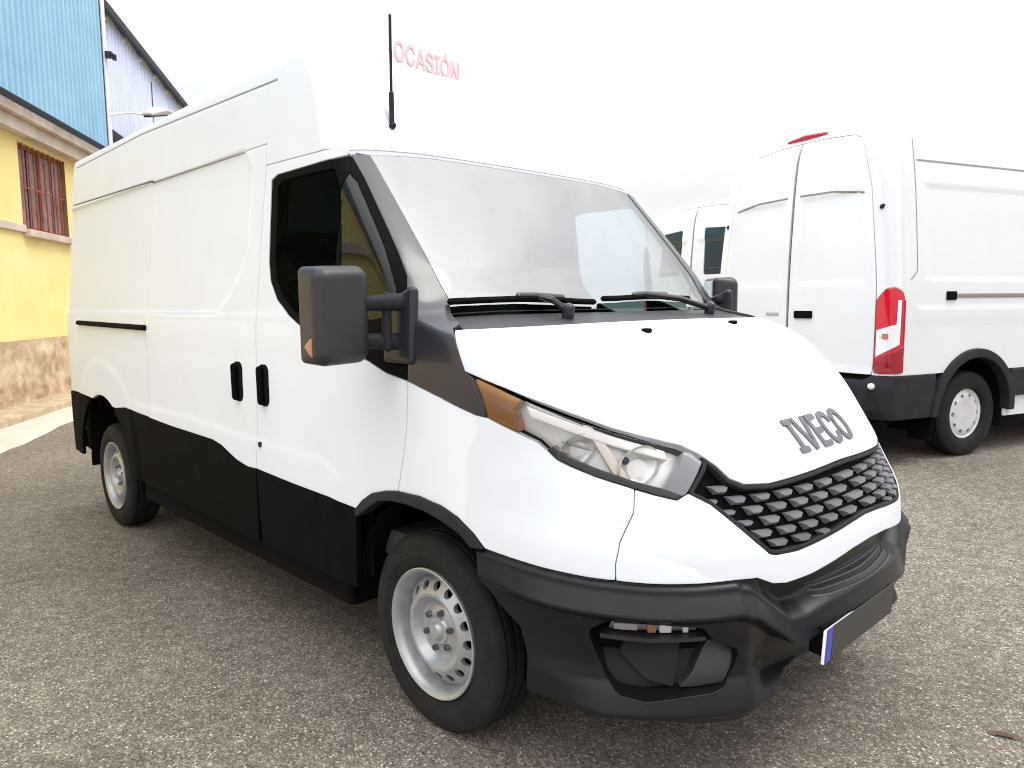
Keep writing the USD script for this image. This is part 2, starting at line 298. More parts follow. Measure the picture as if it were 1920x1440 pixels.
TR = {
 'hood_rear': [(0.145,1.392),(1.093,1.382)],
 'hood_side': [(1.106,1.379),(1.144,1.367),(1.169,1.354),(1.184,1.341),(1.192,1.327),(1.193,1.3),(1.186,1.258)],
 'hood_low': [(1.185,1.255),(1.016,1.213),(0.853,1.165),(0.757,1.133),(0.683,1.104),(0.496,1.048),(0.458,1.022)],
 'hood_front': [(0.458,1.022),(0.429,0.988),(0.41,0.952),(0.374,0.933),(0.292,0.926),(0.029,0.939)],
 'hl_top': [(1.147,1.236),(1.063,1.208),(0.971,1.184),(0.877,1.157),(0.691,1.093),(0.58,1.059),(0.512,1.042),(0.481,1.027),(0.463,1.001),(0.555,0.923)],
 'hl_bot_b': [(0.555,0.923),(0.595,0.906),(0.655,0.922),(0.702,0.938)],
 'hl_bot_a': [(0.702,0.938),(0.804,0.97),(0.87,0.996),(0.906,1.013),(0.93,1.039),(0.957,1.062),(1.12,1.121)],
 'hl_strip': [(0.567,0.916),(0.595,0.906),(0.804,0.97),(0.87,0.996),(0.906,1.013),(0.93,1.039),(0.91,1.049),(0.89,1.032),(0.854,1.015),(0.79,0.991),(0.694,0.958),(0.612,0.935)],
 'amber': [(1.147,1.236),(1.053,1.208),(0.969,1.18),(1.016,1.15),(1.014,1.087),(1.12,1.121)],
 'hl_end': [(0.499,1.034),(0.481,1.027),(0.463,1.001),(0.555,0.923),(0.595,0.906),(0.622,0.936)],
 'grille_left': [(0.555,0.923),(0.503,0.89),(0.409,0.785),(0.369,0.744),(0.349,0.738)],
 'grille_side': [(0.458,1.022),(0.46,1.004),(0.478,0.986),(0.519,0.955),(0.555,0.923)],
 'grille_bot': [(0.349,0.738),(0.275,0.738),(0.06,0.769)],
 'front_seam': [(0.702,0.938),(0.726,0.874),(0.758,0.829),(0.778,0.795),(0.792,0.735),(0.792,0.687)],
 'white_bot_a': [(1.156,0.72),(0.987,0.7),(0.867,0.69),(0.792,0.687)],
 'white_bot_b': [(0.792,0.687),(0.695,0.682),(0.579,0.681),(0.47,0.684),(0.411,0.682),(0.364,0.659),(0.322,0.653),(0.239,0.661),(0.07,0.692)],
 'arch_a': [(1.777,0.709),(1.724,0.755),(1.664,0.79),(1.58,0.813),(1.513,0.823)],
 'arch_b': [(1.513,0.823),(1.389,0.828),(1.294,0.818),(1.241,0.795),(1.211,0.773),(1.191,0.759),(1.156,0.72)],
 'arch_in': [(1.768,0.685),(1.694,0.731),(1.625,0.772),(1.543,0.787),(1.45,0.792),(1.354,0.788),(1.286,0.777),(1.223,0.748),(1.193,0.716)],
 'door_front': [(1.513,0.823),(1.473,0.961),(1.454,1.054),(1.445,1.145),(1.444,1.208)],
 'apil_out': [(1.444,1.208),(1.442,1.379),(1.448,1.396),(1.387,1.413),(1.316,1.428),(1.277,1.444),(1.252,1.46),(1.216,1.492),(1.189,1.524),(1.166,1.556),(1.181,1.587),(1.195,1.634),(1.257,1.758),(1.344,1.918),(1.445,2.027)],
 'door_top': [(1.445,2.027),(1.867,2.048),(2.074,2.047),(2.516,2.054)],
 'sill_a': [(2.572,0.739),(2.252,0.728),(1.957,0.723),(1.777,0.709)],
 'sill_b': [(2.572,0.739),(2.664,0.735),(2.779,0.75),(2.938,0.797),(3.041,0.812),(3.444,0.816),(4.165,0.839),(4.328,0.849),(4.527,0.827)],
 'win_rear': [(1.47,2.022),(1.624,2.014),(1.831,2.006),(2.409,2.0),(2.46,1.984),(2.448,1.638),(2.426,1.559),(2.363,1.483),(2.263,1.422),(2.14,1.37),(1.678,1.262),(1.576,1.229),(1.444,1.208)],
 'trim_low': [(1.444,1.208),(1.303,1.174),(1.281,1.162),(1.25,1.15),(1.17,1.127),(1.12,1.121)],
 'ws_side': [(0.88,1.43),(0.851,1.446),(0.833,1.461),(0.821,1.477),(0.833,1.508),(0.896,1.603),(1.01,1.79),(1.127,1.963),(1.175,2.028)],
 'ws_top': [(1.175,2.028),(0.519,2.046)],
 'quarter': [(1.578,1.95),(1.719,1.923),(1.873,1.9),(1.898,1.881),(1.907,1.862),(1.9,1.807),(1.874,1.482),(1.68,1.406),(1.521,1.425),(1.45,1.455),(1.394,1.485),(1.345,1.515),(1.362,1.581),(1.364,1.616),(1.361,1.668),(1.47,1.91)],
 'glass': [(1.877,1.968),(2.091,1.972),(2.359,1.972),(2.404,1.955),(2.395,1.642),(2.374,1.565),(2.317,1.496),(2.228,1.439),(2.119,1.397),(1.907,1.344),(1.908,1.474),(1.917,1.64)],
 'recess': [(5.33,2.177),(2.675,2.147),(2.639,2.112),(2.675,1.772),(2.774,1.552),(2.895,1.456),(3.079,1.416),(5.384,1.423)],
 'swage': [(4.22,0.901),(3.309,0.9),(2.573,0.88),(1.99,0.871),(1.834,0.788)],
 'bulge': [(4.968,1.126),(4.518,1.12),(4.279,1.045),(4.148,0.929)],
 'fog': [(0.869,0.526),(0.847,0.462),(0.816,0.398),(0.776,0.362),(0.706,0.352),(0.6,0.362),(0.531,0.365),(0.491,0.374),(0.455,0.42),(0.442,0.461),(0.523,0.498),(0.562,0.547),(0.687,0.563),(0.81,0.569)],
 'foglamp': [(0.818,0.526),(0.804,0.566),(0.729,0.556),(0.649,0.555),(0.581,0.551),(0.559,0.523)],
 'fogblade': [(0.756,0.505),(0.63,0.5),(0.608,0.475),(0.63,0.365),(0.701,0.386),(0.783,0.45)],
 'fogface': [(0.522,0.487),(0.441,0.457),(0.491,0.374),(0.559,0.368),(0.619,0.368),(0.58,0.41)],
 'bot': [(1.128,0.307),(1.02,0.298),(0.947,0.302),(0.863,0.301),(0.775,0.308),(0.701,0.309),(0.631,0.304),(0.559,0.294),(0.46,0.29),(0.39,0.306),(0.312,0.314),(0.252,0.331),(0.184,0.341)],
 'blade_a': [(0.851,1.443),(0.331,1.452),(0.159,1.444),(0.036,1.436)],
 'blade_b': [(0.008,1.45),(-0.034,1.455),(-0.13,1.459),(-0.443,1.45)],
 'pivots': [(0.203,1.397),(0.038,1.403),(-0.476,1.415)],
 'jets': [(0.125,1.356),(-0.189,1.368)],
 'antenna': [(0.818,2.167),(0.818,2.167)],
 'hl_pts': [(0.836,1.041),(0.679,1.008),(0.947,1.121)],
}
# ------------------------------------------------------------------ the white van in front
VAN = thing('white_van', 'large white high-roof panel van with black lower cladding, parked in the foreground', 'van')
def van_disp(P, q, z):
    x = P[..., 0]; aq = np.abs(q)
    # pressed recess of the cargo side
    cx0, cx1, cz0, cz1, rr = 2.66, 6.5, 1.425, 2.15, .12
    slant = (cz1-z)*.30*ss(1.75, 1.45, z)
    dx = np.minimum(aq-(cx0+slant), cx1-aq); dz = np.minimum(z-cz0, cz1-z)
    k = np.minimum(np.minimum(dx, dz), (dx+dz-rr)*.7+.02)
    sw = .004+.020*ss(0, .35, cx0+slant+.25-aq)
    o = -.011*ss(-sw, sw, k)*(aq > 1.9)
    # lower swage: the sill part stands out
    zl = np.interp(aq, [1.83, 1.99, 2.57, 3.3, 4.22, 4.5], [.79, .872, .88, .90, .90, .90])
    o = o+.009*ss(.012, -.030, z-zl)*ss(1.80, 1.9, aq)*ss(4.35, 4.15, aq)
    # rear arch bulge
    e = np.hypot((aq-4.80)/.66, (z-.55)/.57)
    o = o+.012*ss(1.03, .95, e)
    # shoulder above the window line behind the door and a soft waist line
    o = o+.004*ss(.02, -.02, z-1.425)*(aq > 1.9)*ss(1.2, 1.35, z)
    return o
SK = Skin(XF=XF_ROWS, A=A_ROWS, N=N_ROWS, W=W_ROWS, XR=-4.24, zmax=2.543, disp=van_disp)
R = TR
ANT_Q, ANT_Z = 0.818,2.167
rv = lambda s_: s_[::-1]
QR, ZT = 5.60, 2.543
arch_c = (1.4, .36)
front_arch = PG(R['arch_in'], [(1.193, .62), (1.06, .50), (1.04, .30), (1.04, .1), (1.78, .1), (1.78, .40)])
rear_arch = Point(4.82, .37).buffer(.515).union(sbox(4.305, -.2, 5.335, .37))
win_area = PG(R['win_rear'], R['apil_out'])
door_out = PG(R['door_front'], R['apil_out'], R['door_top'], R['sill_a'], R['arch_a'])
door_white = door_out.difference(win_area.buffer(.0015))
hood = both(R['hood_rear'][:1]+R['hood_rear'][1:]+R['hood_side']+R['hood_low']+R['hood_front']+[(0, .940)])
hood = both([(0, 1.393)]+R['hood_rear']+R['hood_side']+R['hood_low']+R['hood_front']+[(0, .940)])
grille_poly = both([(0, .939)]+rv(R['hood_front'])+R['grille_side']+R['grille_left']+R['grille_bot']+[(0, .775)])
front_poly = both([(0, .775)]+rv(R['grille_bot'])+rv(R['grille_left'])+R['hl_bot_b']+R['front_seam']+R['white_bot_b']+[(0, .697)])
fender = PG(R['door_front'], R['trim_low'], rv(R['hl_bot_a']), R['front_seam'], rv(R['white_bot_a']), rv(R['arch_b']))
hl = PG(R['hl_top'], R['hl_bot_b'], R['hl_bot_a'])
pillar = PG(R['apil_out'][::-1], R['trim_low'], [(1.149, 1.236), (1.187, 1.255)], rv(R['hood_side']), [(.96, 1.395)], R['ws_side'])
ws = both([(0, 2.047)]+rv(R['ws_top'])+rv(R['ws_side'])+[(.5, 1.437), (0, 1.437)])
cowl = both([(0, 1.434)]+[(.5, 1.434), (.903, 1.428), (.958, 1.397), (1.0, 1.384), (.165, 1.394), (0, 1.395)])
gasket = both([(0, 2.062), (.638, 2.059), (1.25, 2.047), (1.469, 2.040), (1.43, 2.010), (1.36, 2.034)]+R['ws_top']+[(0, 2.047)])
shell = both([(0, 2.064), (.638, 2.061), (1.25, 2.049), (1.469, 2.042)]+R['door_top']+[(2.572, .739)]+R['sill_b']+[(4.6, .83), (5.30, .86), (QR, .86), (QR, ZT), (0, ZT)])
slide = PG([(2.516, 2.054), (2.52, 2.145), (3.93, 2.15), (3.93, .817), (3.444, .816), (3.041, .812), (2.938, .797), (2.779, .75), (2.664, .735), (2.572, .739)])
shell = shell.difference(slide).difference(rear_arch).difference(strip_line([(3.90, 2.158), (QR-.1, 2.178)], .0035)).difference(strip_line([(2.459, 2.402), (4.138, 2.454), (5.5, 2.439)], .0025))
slide_l = PG([(2.53, .739), (2.53, 2.10), (2.6, 2.10), (2.6, .739)])
zw = sorted(R['white_bot_b']+R['white_bot_a']); zwq, zwz = [a for a, b in zw], [b for a, b in zw]
bump_top = [(0, .690)]+rv(R['white_bot_b'])+rv(R['white_bot_a'])
bumper_poly = both(bump_top+[(1.185, .715), (1.165, .62), (1.06, .50), (1.04, .40), (1.04, .305)]+R['bot'][1:]+[(0, .345)])
fog = PG(R['fog']).buffer(-.03).buffer(.03).simplify(.001)
bumper_cut = bumper_poly.difference(fog).difference(mir(fog))
def bump_shape(q, z):
    aq = np.abs(q); zt = np.interp(aq, zwq, zwz)
    zl = np.interp(aq, [0, .16, .25, .30, .43, .50, 3], [.562, .552, .530, .530, .640, .652, .652]); zl = np.where(aq > .46, zt-.030, zl)
    s_ = z-zl; ctr = ss(.43, .33, aq)
    fade = ss(1.16, .95, aq)
    lip = np.interp(s_, [-.085, -.058, -.052, .0, .02], [0, .040, .044, .004, 0])*(.30+.70*fade)*(1-.45*ctr) - .060*ctr*ss(-.055, -.08, s_)*ss(.31, .36, z)
    rec = -(.065*ctr)*ss(.004, .05, s_) - .012*(1-ctr)*ss(.012, .026, s_)
    chin = .058*np.interp(z, [.315, .322, .385], [.95, 1, 0])*ss(1.0, .80, aq)*ss(.25, .45, aq)
    under = -.022*ss(.60, .50, z)*ss(.36, .44, z)*(1-ctr)*fade
    return lip+rec+chin+under
P_ = lambda name, poly, m, parent, **k: obj(name, panel(SK, poly, **k), m, parent)
# body, hood, doors
body = P_('body', shell, 'white_paint', VAN, dq=.04, dz=.014, gap=.002)
P_('hood', hood, 'white_paint', VAN, dq=.03, dz=.012, gap=.0016, thick=.03)
P_('front_panel', front_poly, 'white_paint', VAN, dq=.025, dz=.02)
for sgn, mm in ((1, lambda g: g), (-1, mir)):
    fd = P_('fender', mm(fender), 'white_paint', VAN, dq=.03, dz=.02)
    dr = P_('front_door', mm(door_white), 'white_paint', VAN, dq=.04, dz=.014)
    P_('window_frame', mm(win_area.difference(PG(R['glass'])).difference(PG(R['quarter']))), 'black_plastic', dr, off=-.003, gap=.001)
    P_('door_window', mm(PG(R['glass'])), 'side_glass', dr, off=-.007, gap=0, bev=0, thick=.004)
    P_('quarter_window', mm(PG(R['quarter'])), 'quarter_glass', dr, off=-.007, gap=0, bev=0, thick=.004)
    P_('pillar_trim', mm(pillar), 'pillar_black', VAN, off=.001, dq=.02, dz=.015)
    P_('arch_lip', mm(PG(R['arch_a'], R['arch_b'][1:], rv(R['arch_in']))), 'dark_plastic', VAN, off=.012, thick=.05, dq=.02, dz=.02, gap=0)
    P_('door_cladding', mm(PG(R['sill_a'], [(1.78, .70), (1.80, .40), (2.56, .40)])), 'black_plastic', VAN, off=.002)
    P_('sill_cladding', mm(PG(R['sill_b'], [(4.55, .80), (4.40, .72), (4.37, .43), (2.585, .40)]).difference(rear_arch)), 'black_plastic', VAN, off=.004)
    P_('rear_bumper_corner', mm(PG([(5.0, .822), (5.22, .855), (QR, .855), (QR, .42), (5.2, .42)]).difference(rear_arch)), 'black_plastic', VAN, off=.006)
sd = P_('sliding_door', slide, 'white_paint', VAN, dq=.016, dz=.012)
P_('windscreen', ws, 'windscreen_glass', VAN, off=-.003, dq=.04, dz=.02, thick=.004, gap=0, bev=0)
P_('windscreen_gasket', gasket, 'lamp_grey', VAN, off=-.001, dq=.04, dz=.02, gap=0)
P_('cowl_panel', cowl, 'grey_plastic', VAN, off=-.012, dq=.03, dz=.008, gap=0)
bm = P_('front_bumper', bumper_cut, 'bumper_plastic', VAN, off=.004, dq=.0085, dz=.0055, thick=.07, bev=.005, gap=.003, extra=bump_shape)
for zr in (.572, .582, .592, .602): P_('step_rib', strip_line([(-.20, zr), (.20, zr)], .0022), 'grey_plastic', bm, off=.006, extra=bump_shape, gap=0, bev=.002, dq=.02, dz=.003, thick=.01)
# rail, handles, lock
a, _ = SK.at(np.linspace(3.93, 5.27, 12), np.linspace(1.340, 1.353, 12), .0)
obj('door_rail', [hull([a[0]+(0, -.004, .0), a[-1]+(0, -.004, .0)], .016, 10)], 'black_plastic', VAN)
for q0, prnt in ((2.74, sd), (2.485, None)):
    hp = Polygon([(q0-.012, 1.018+.045), (q0+.012, 1.018+.045), (q0+.012, 1.218-.045), (q0-.012, 1.218-.045)]).buffer(.034)
    if prnt is None: prnt = stage.GetPrimAtPath(str(VAN.GetPath())+'/front_door')
    h = P_('handle', hp, 'cavity_black', prnt, off=.004, dq=.01, dz=.01, gap=0, bev=.004)
    c, n_ = SK.at(q0, 1.118)
    obj('handle_grip', hull([c+(.0, -.016, -.07), c+(.0, -.018, .07)], .015, 12), 'black_plastic', prnt)
c, _ = SK.at(2.525, .856); obj('lock', T(trimesh.creation.cylinder(.012, .012, sections=16), c, rx=PI/2), 'dark_plastic', VAN)
# inside liner, floor, bulkhead: closes the body
lz = np.arange(.30, 2.55, .02)
liner = both([(0, 2.07), (1.45, 2.05), (QR, 2.05)]+[(QR, 2.55), (0, 2.55)])
win_hole = win_area.buffer(-.004)
low = both([(0, .36), (0, 1.38), (.95, 1.37), (1.2, 1.33), (1.46, 1.42), (1.46, 2.08), (QR, 2.08), (QR, .42)]).difference(win_hole).difference(mir(win_hole))
for g in (front_arch.buffer(.02), rear_arch.buffer(.02)): low = low.difference(g).difference(mir(g))
pill_l = pillar.buffer(-.008)
obj('inner_shell', [panel(SK, liner, off=-.035, gap=0, bev=0, thick=.004, dq=.1, dz=.03), panel(SK, low, off=-.075, gap=0, bev=0, thick=.004, dq=.06, dz=.03)]+
    [panel(SK, g, off=-.03, gap=0, bev=0, thick=.004, dq=.05, dz=.03) for g in (pill_l, mir(pill_l))], 'cavity_black', VAN)
obj('underbody', [rbox(-4.1, .52, -.62, .62, .22, .46, .03), rbox(-2.88, -.52, -.95, .95, .27, .46, .03), rbox(-3.0, -.5, -.93, .93, .38, .50, .03), rbox(.3, .72, -.5, .5, .32, .62, .05)], 'cavity_black', VAN)
obj('bulkhead', box(-1.40, -1.37, -.88, .88, .5, 2.3), 'bulkhead_grey', VAN)
for s in (-1, 1):
    for wx in (0, -3.42):
        t = np.linspace(-.02*PI, 1.02*PI, 22); rr = .445 if wx == 0 else .53
        pts = np.stack([wx+rr*np.cos(t), 0*t, .36+rr*np.sin(t)], 1)
        Va = np.vstack([pts+(0, s*.955, 0), pts+(0, s*.55, 0)]); n = len(t); k = np.arange(n-1)
        obj('arch_liner', [trimesh.Trimesh(Va, np.vstack([np.stack([k, k+1, k+n+1], 1), np.stack([k, k+n+1, k+n], 1)]), process=False), box(wx-rr, wx+rr, s*.545-.003, s*.545+.003, .25, .8)], 'cavity_black', VAN)
# rear end: two doors and a bumper beam
yz = [(SK.W(z), z) for z in np.linspace(.55, 2.50, 40)]
for s in (-1, 1):
    g = Polygon([(s*.004, .55)]+[(s*(w-.085), z) for w, z in yz if w > .3]+[(s*.004, 2.50)]).buffer(0)
    m_ = extr(g, .03); m_.apply_transform(np.array([[0, 0, 1., -4.255], [1, 0, 0, 0], [0, 1, 0, 0], [0, 0, 0, 1]])); obj('rear_door', m_, 'white_paint', VAN)
obj('rear_bumper', rbox(-4.30, -4.17, -.93, .93, .42, .56, .03), 'black_plastic', VAN)

# wheels
def tyre(rad, rim_r, wid, blocks=0):
    h = wid/2
    prof = [(rim_r-.004, -h*.80), (rim_r+.012, -h*.93), (rim_r+.045, -h*.99), (rad-.055, -h*1.0), (rad-.022, -h*.93), (rad-.006, -h*.80)]
    for gx_ in (-.55, -.18, .18, .55):
        prof += [(rad, h*(gx_-.08)-.0), (rad-.008, h*(gx_-.06)), (rad-.008, h*(gx_+.06)), (rad, h*(gx_+.08))]
    prof += [(rad-.006, h*.80), (rad-.022, h*.93), (rad-.055, h*1.0), (rad-.075, h*1.012), (rad-.080, h*1.0), (rim_r+.045, h*.99), (rim_r+.012, h*.93), (rim_r-.004, h*.80), (rim_r-.03, 0), (rim_r-.004, -h*.80)]
    return revolve(prof, 80)
def steel_rim():
    prof = [(.0, .046), (.045, .046), (.050, .038), (.068, .036), (.085, .028), (.100, .032), (.116, .056), (.124, .062), (.134, .063), (.186, .026), (.193, .018), (.200, .054), (.208, .070), (.215, .076), (.222, .080), (.2255, .078), (.2245, .066), (.214, .060), (.205, .02), (.200, -.06), (.210, -.09), (.204, -.09), (.192, -.06), (.186, .008), (.134, .047), (.116, .040), (.10, 0), (.0, .0)]
    man = m3.Manifold.revolve(m3.CrossSection([np.array(prof[::1])[:, :]], m3.FillRule.NonZero), 72)
    tools = []
    for k in range(16):
        a = 2*PI*k/16; tools.append(m3.Manifold.cylinder(.12, .0165, .0165, 14, True).scale((.92, 1, 1)).translate((.160, 0, .03)).rotate((0, 0, 360*k/16)))
    return tm(man-m3.Manifold.batch_boolean(tools, m3.OpType.Add))
RIM = steel_rim(); TYRE = tyre(.344, .222, .205)
nut = lambda: m3.Manifold.cylinder(.020, .0115, .0105, 6)
def place_wheel(mesh, x, s, z=.34, y=.862, yaw=0):      # axis z -> outward y*s
    m_ = mesh.copy(); m_.apply_transform(trimesh.transformations.rotation_matrix(-s*PI/2, (1, 0, 0)))
    if yaw: m_.apply_transform(trimesh.transformations.rotation_matrix(yaw, (0, 0, 1)))
    m_.apply_translation((x, s*y, z)); return m_
for wx in (0, -3.42):
    for s in (-1, 1):
        w = obj('wheel', place_wheel(RIM, wx, s, y=.862+.022), 'wheel_silver', VAN, smooth=28)
        obj('tyre', place_wheel(TYRE, wx, s), 'rubber', w, smooth=40)
        obj('hub_cap', place_wheel(trimesh.util.concatenate([revolve([(0, .062), (.022, .060), (.030, .052), (.034, .036), (.034, .0)], 28)]), wx, s, y=.862+.022), 'wheel_silver', w)
        for k in range(6):
            a = 2*PI*k/6+.3
            obj('wheel_nut', place_wheel(tm(nut().translate((.066*math.cos(a), .066*math.sin(a), .032))), wx, s, y=.862+.022), 'dark_chrome', w, smooth=20)
        obj('brake_drum', place_wheel(T(trimesh.creation.cylinder(.196, .10, sections=32), (0, 0, -.065)), wx, s, y=.862), 'cavity_black', w)

# headlights
def skin_bowl(q, z, rad, depth, off, tilt=0, sx=1.0):
    c, n_ = SK.at(q, z, off); n_ = n_/np.linalg.norm(n_)
    b = revolve([(rad, 0), (rad*.94, -.012), (rad*.75, -depth*.45), (rad*.45, -depth*.85), (rad*.15, -depth), (0, -depth)], 30)
    d_ = n_*.5+np.array([.85, -.15*(1 if q > 0 else -1), -.05]); d_ /= np.linalg.norm(d_)
    Rm = trimesh.geometry.align_vectors([0, 0, 1], d_); b.apply_transform(np.diag([1, 1, 1, 1.])); b.apply_transform(Rm)
    if sx != 1:
        hz = SK.at(q+.02, z-.008)[0]-SK.at(q-.02, z+.008)[0]; hz /= np.linalg.norm(hz); b.vertices += np.outer(b.vertices @ hz, hz)*(sx-1)
    b.apply_translation(c); return b
for sgn, mm in ((1, lambda g: g), (-1, mir)):
    h = P_('headlight', mm(hl), 'lamp_silver', VAN, off=-.055, thick=.01, dq=.02, dz=.012, gap=0, bev=0)
    P_('lamp_rim', mm(PG(R['hl_strip'])), 'gloss_black', h, off=-.004, gap=0, dq=.02, dz=.01, thick=.05)
    P_('turn_signal', mm(PG(R['amber'])), 'amber_lens', h, off=-.006, gap=0, dq=.02, dz=.02, thick=.045)
    P_('lamp_end', mm(PG(R['hl_end'])), 'lamp_grey', h, off=-.005, gap=.002, dq=.02, dz=.02, thick=.05)
    P_('lamp_divider', mm(PG([(.775, 1.118), (.745, 1.108), (.70, .962), (.745, .975)])), 'lamp_warm', h, off=-.022, gap=0, dq=.02, dz=.02, thick=.03)
    P_('upper_trim', mm(PG([(.96, 1.165), (.70, 1.085), (.55, 1.04), (.56, 1.015), (.72, 1.06), (.96, 1.13)])), 'lamp_silver', h, off=-.020, gap=0, dq=.02, dz=.01, thick=.03)
    obj('reflector', skin_bowl(sgn*.830, 1.042, .044, .040, -.022, sx=1.45), 'lamp_silver', h)
    obj('reflector', skin_bowl(sgn*.655, 1.0, .056, .045, -.018, sx=1.30), 'lamp_silver', h)
    c, n_ = SK.at(sgn*.69, 1.016, -.035); obj('bulb', hull([c-n_*.02, c+n_*.014], [.010, .011], 14), 'bulb_dark', h)
    a_, n_ = SK.at(np.array([.79, .875])*sgn, np.array([1.045, 1.062]), -.024); obj('reflector_bar', hull(list(a_), .004, 8), 'lamp_grey', h)
    P_('lens', mm(hl), 'lens_glass', h, off=.001, thick=.001, dq=.02, dz=.012, gap=.003, bev=.002)
# grille: dark tray and staggered faceted chips
gr = P_('grille', grille_poly, 'black_plastic', VAN, off=-.030, dq=.02, dz=.015, gap=0, bev=0, thick=.05)
gb = grille_poly.buffer(-.012)
P_('grille_frame', grille_poly.difference(grille_poly.buffer(-.014)), 'dark_plastic', gr, off=-.004, gap=.002, dq=.02, dz=.015, thick=.03)
def chip(q, z, wq, hz):
    A_, n_ = SK.at(np.array([q-wq, q+wq, q+wq*.62, q-wq*.62]), np.array([z+hz*.55, z+hz*.55, z-hz*.55, z-hz*.55]), -.027)
    B_, _ = SK.at(np.array([q-wq*.80, q+wq*.80, q+wq*.42, q-wq*.42]), np.array([z+hz*.05, z+hz*.05, z-hz*.42, z-hz*.42]), -.006)
    C_, _ = SK.at(np.array([q-wq*.95, q+wq*.95]), np.array([z+hz*.50, z+hz*.50]), -.024)
    return tm(m3.Manifold.hull_points(np.vstack([A_, B_, C_])))
row = 0
for z0 in np.arange(.772, 1.0, .0315):
    for kq in range(-9, 10):
        q0 = kq*.082+(.041 if row % 2 else 0)
        g = Polygon([(q0-.033, z0-.012), (q0+.033, z0-.012), (q0+.033, z0+.012), (q0-.033, z0+.012)])
        fr = g.intersection(gb).area/g.area
        if fr > .55:
            sc = 1 if fr > .98 else .72
            obj('grille_chip', chip(q0, z0, .030*sc, .0225*sc), 'grille_grey', gr, smooth=False)
    row += 1
# badge lettering on the nose of the hood
tx = meshkit.text_mesh('IVECO', .098, .006, bold=True); tx.vertices[:, 0] -= (tx.bounds[0, 0]+tx.bounds[1, 0])/2; tx.vertices[:, 0] *= .95
tx = trimesh.Trimesh(*trimesh.remesh.subdivide_to_size(tx.vertices, tx.faces, .03))
yy, zz, oo = tx.vertices[:, 0], .985+tx.vertices[:, 1]*.90, tx.vertices[:, 2]
obj('badge', trimesh.Trimesh(SK.at(SK.q_at(0, yy, zz), zz, .001+oo)[0], tx.faces, process=False), 'badge_chrome', VAN, smooth=30)
# washer jets, antenna
for q0, z0 in R['jets']:
    c, n_ = SK.at(q0, z0); obj('washer_jet', rbox(c[0]-.012, c[0]+.018, c[1]-.014, c[1]+.014, c[2]-.004, c[2]+.012, .005), 'black_plastic', VAN)
c, n_ = SK.at(ANT_Q, ANT_Z); tip = c+np.array([-.012, .012, .43])
obj('antenna', [hull([c-n_*.01, c+n_*.008], .014, 12), tube([c, c+(tip-c)*.30], .010), tube([c+(tip-c)*.30, c+(tip-c)*.6, tip], .0058)], 'dark_plastic', VAN)
# wipers
def blade(pts, drop):
    q_, z_ = np.array(pts)[:, 0], np.array(pts)[:, 1]; t = np.linspace(0, 1, 14); qq = np.interp(t, np.linspace(0, 1, len(q_)), q_); zz = np.interp(t, np.linspace(0, 1, len(q_)), z_)
    return SK.at(qq, zz+drop, .016)[0]
for pts, mid, piv in ((R['blade_a'], 6, R['pivots'][0]), (R['blade_b'], 7, R['pivots'][2])):
    b = blade(pts, .012); w = obj('wiper', tube(list(b), .0115, 8), 'black_plastic', VAN)
    base, n_ = SK.at(piv[0], 1.415, .012)
    obj('wiper_arm', [tube([base, (base+b[mid])/2+n_*.02, b[mid]+n_*.012], .014, 8), tube([b[mid-2]+n_*.012, b[mid]+n_*.014, b[min(13, mid+3)]+n_*.012], .012, 8), hull([base-n_*.02, base+n_*.01], .024, 12)], 'gloss_black', w)
# fog lamp recess
for sgn, mm in ((1, lambda g: g), (-1, mir)):
    f = P_('fog_recess', mm(fog), 'dark_plastic', VAN, off=lambda q, z: -.085+.060*ss(.47, .365, z)+.03*ss(.56, .45, np.abs(q)), gap=0, bev=0, dq=.02, dz=.012, thick=.01)
    P_('recess_blade', mm(PG(R['fogblade'])), 'dark_plastic', f, off=lambda q, z: -.060+.05*ss(.49, .37, z), gap=0, bev=.004, dq=.02, dz=.012, thick=.03)
    P_('recess_face', mm(PG(R['fogface'])), 'grey_plastic', f, off=lambda q, z: -.055+.055*ss(.48, .38, z), gap=.002, bev=.004, dq=.02, dz=.012, thick=.03)
    P_('recess_shelf', mm(strip_line([(.835, .518), (.70, .512), (.55, .515)], .006)), 'grey_plastic', f, off=-.010, gap=0, bev=.002, dq=.02, dz=.006, thick=.06)
    fl = P_('fog_lamp', mm(PG(R['foglamp']).buffer(-.002)), 'dark_chrome', f, off=-.040, gap=0, bev=.003, dq=.02, dz=.01, thick=.03)
    P_('lamp_segment', mm(sbox(.683, .524, .706, .552)), 'mirror_amber', fl, off=-.034, gap=0, bev=.003, dq=.02, dz=.01)
    P_('lamp_segment', mm(sbox(.640, .524, .672, .550)), 'clear_lens', fl, off=-.034, gap=0, bev=.003, dq=.02, dz=.01)
    P_('lamp_segment', mm(sbox(.592, .524, .606, .550)), 'clear_lens', fl, off=-.034, gap=0, bev=.003, dq=.02, dz=.01)
    P_('lamp_segment', mm(sbox(.735, .530, .800, .548)), 'lamp_grey', fl, off=-.034, gap=0, bev=.003, dq=.02, dz=.01)
# number plate
pl = obj('number_plate', T(rbox(-.006, .004, -.262, .262, -.056, .049, .003), (1.092, -.105, .458), ry=.06), 'plate_white', VAN)
obj('plate_cover', T(rbox(.004, .008, -.222, .258, -.050, .056, .0015), (1.092, -.105, .458), ry=.06), 'plate_grey', pl)
obj('plate_band', T(rbox(.004, .0075, -.259, -.224, -.050, .055, .0015), (1.092, -.105, .458), ry=.06), 'plate_blue', pl)
obj('plate_holder', T(rbox(-.05, -.004, -.235, .235, -.045, .045, .004), (1.086, -.105, .458), ry=.06), 'black_plastic', pl)
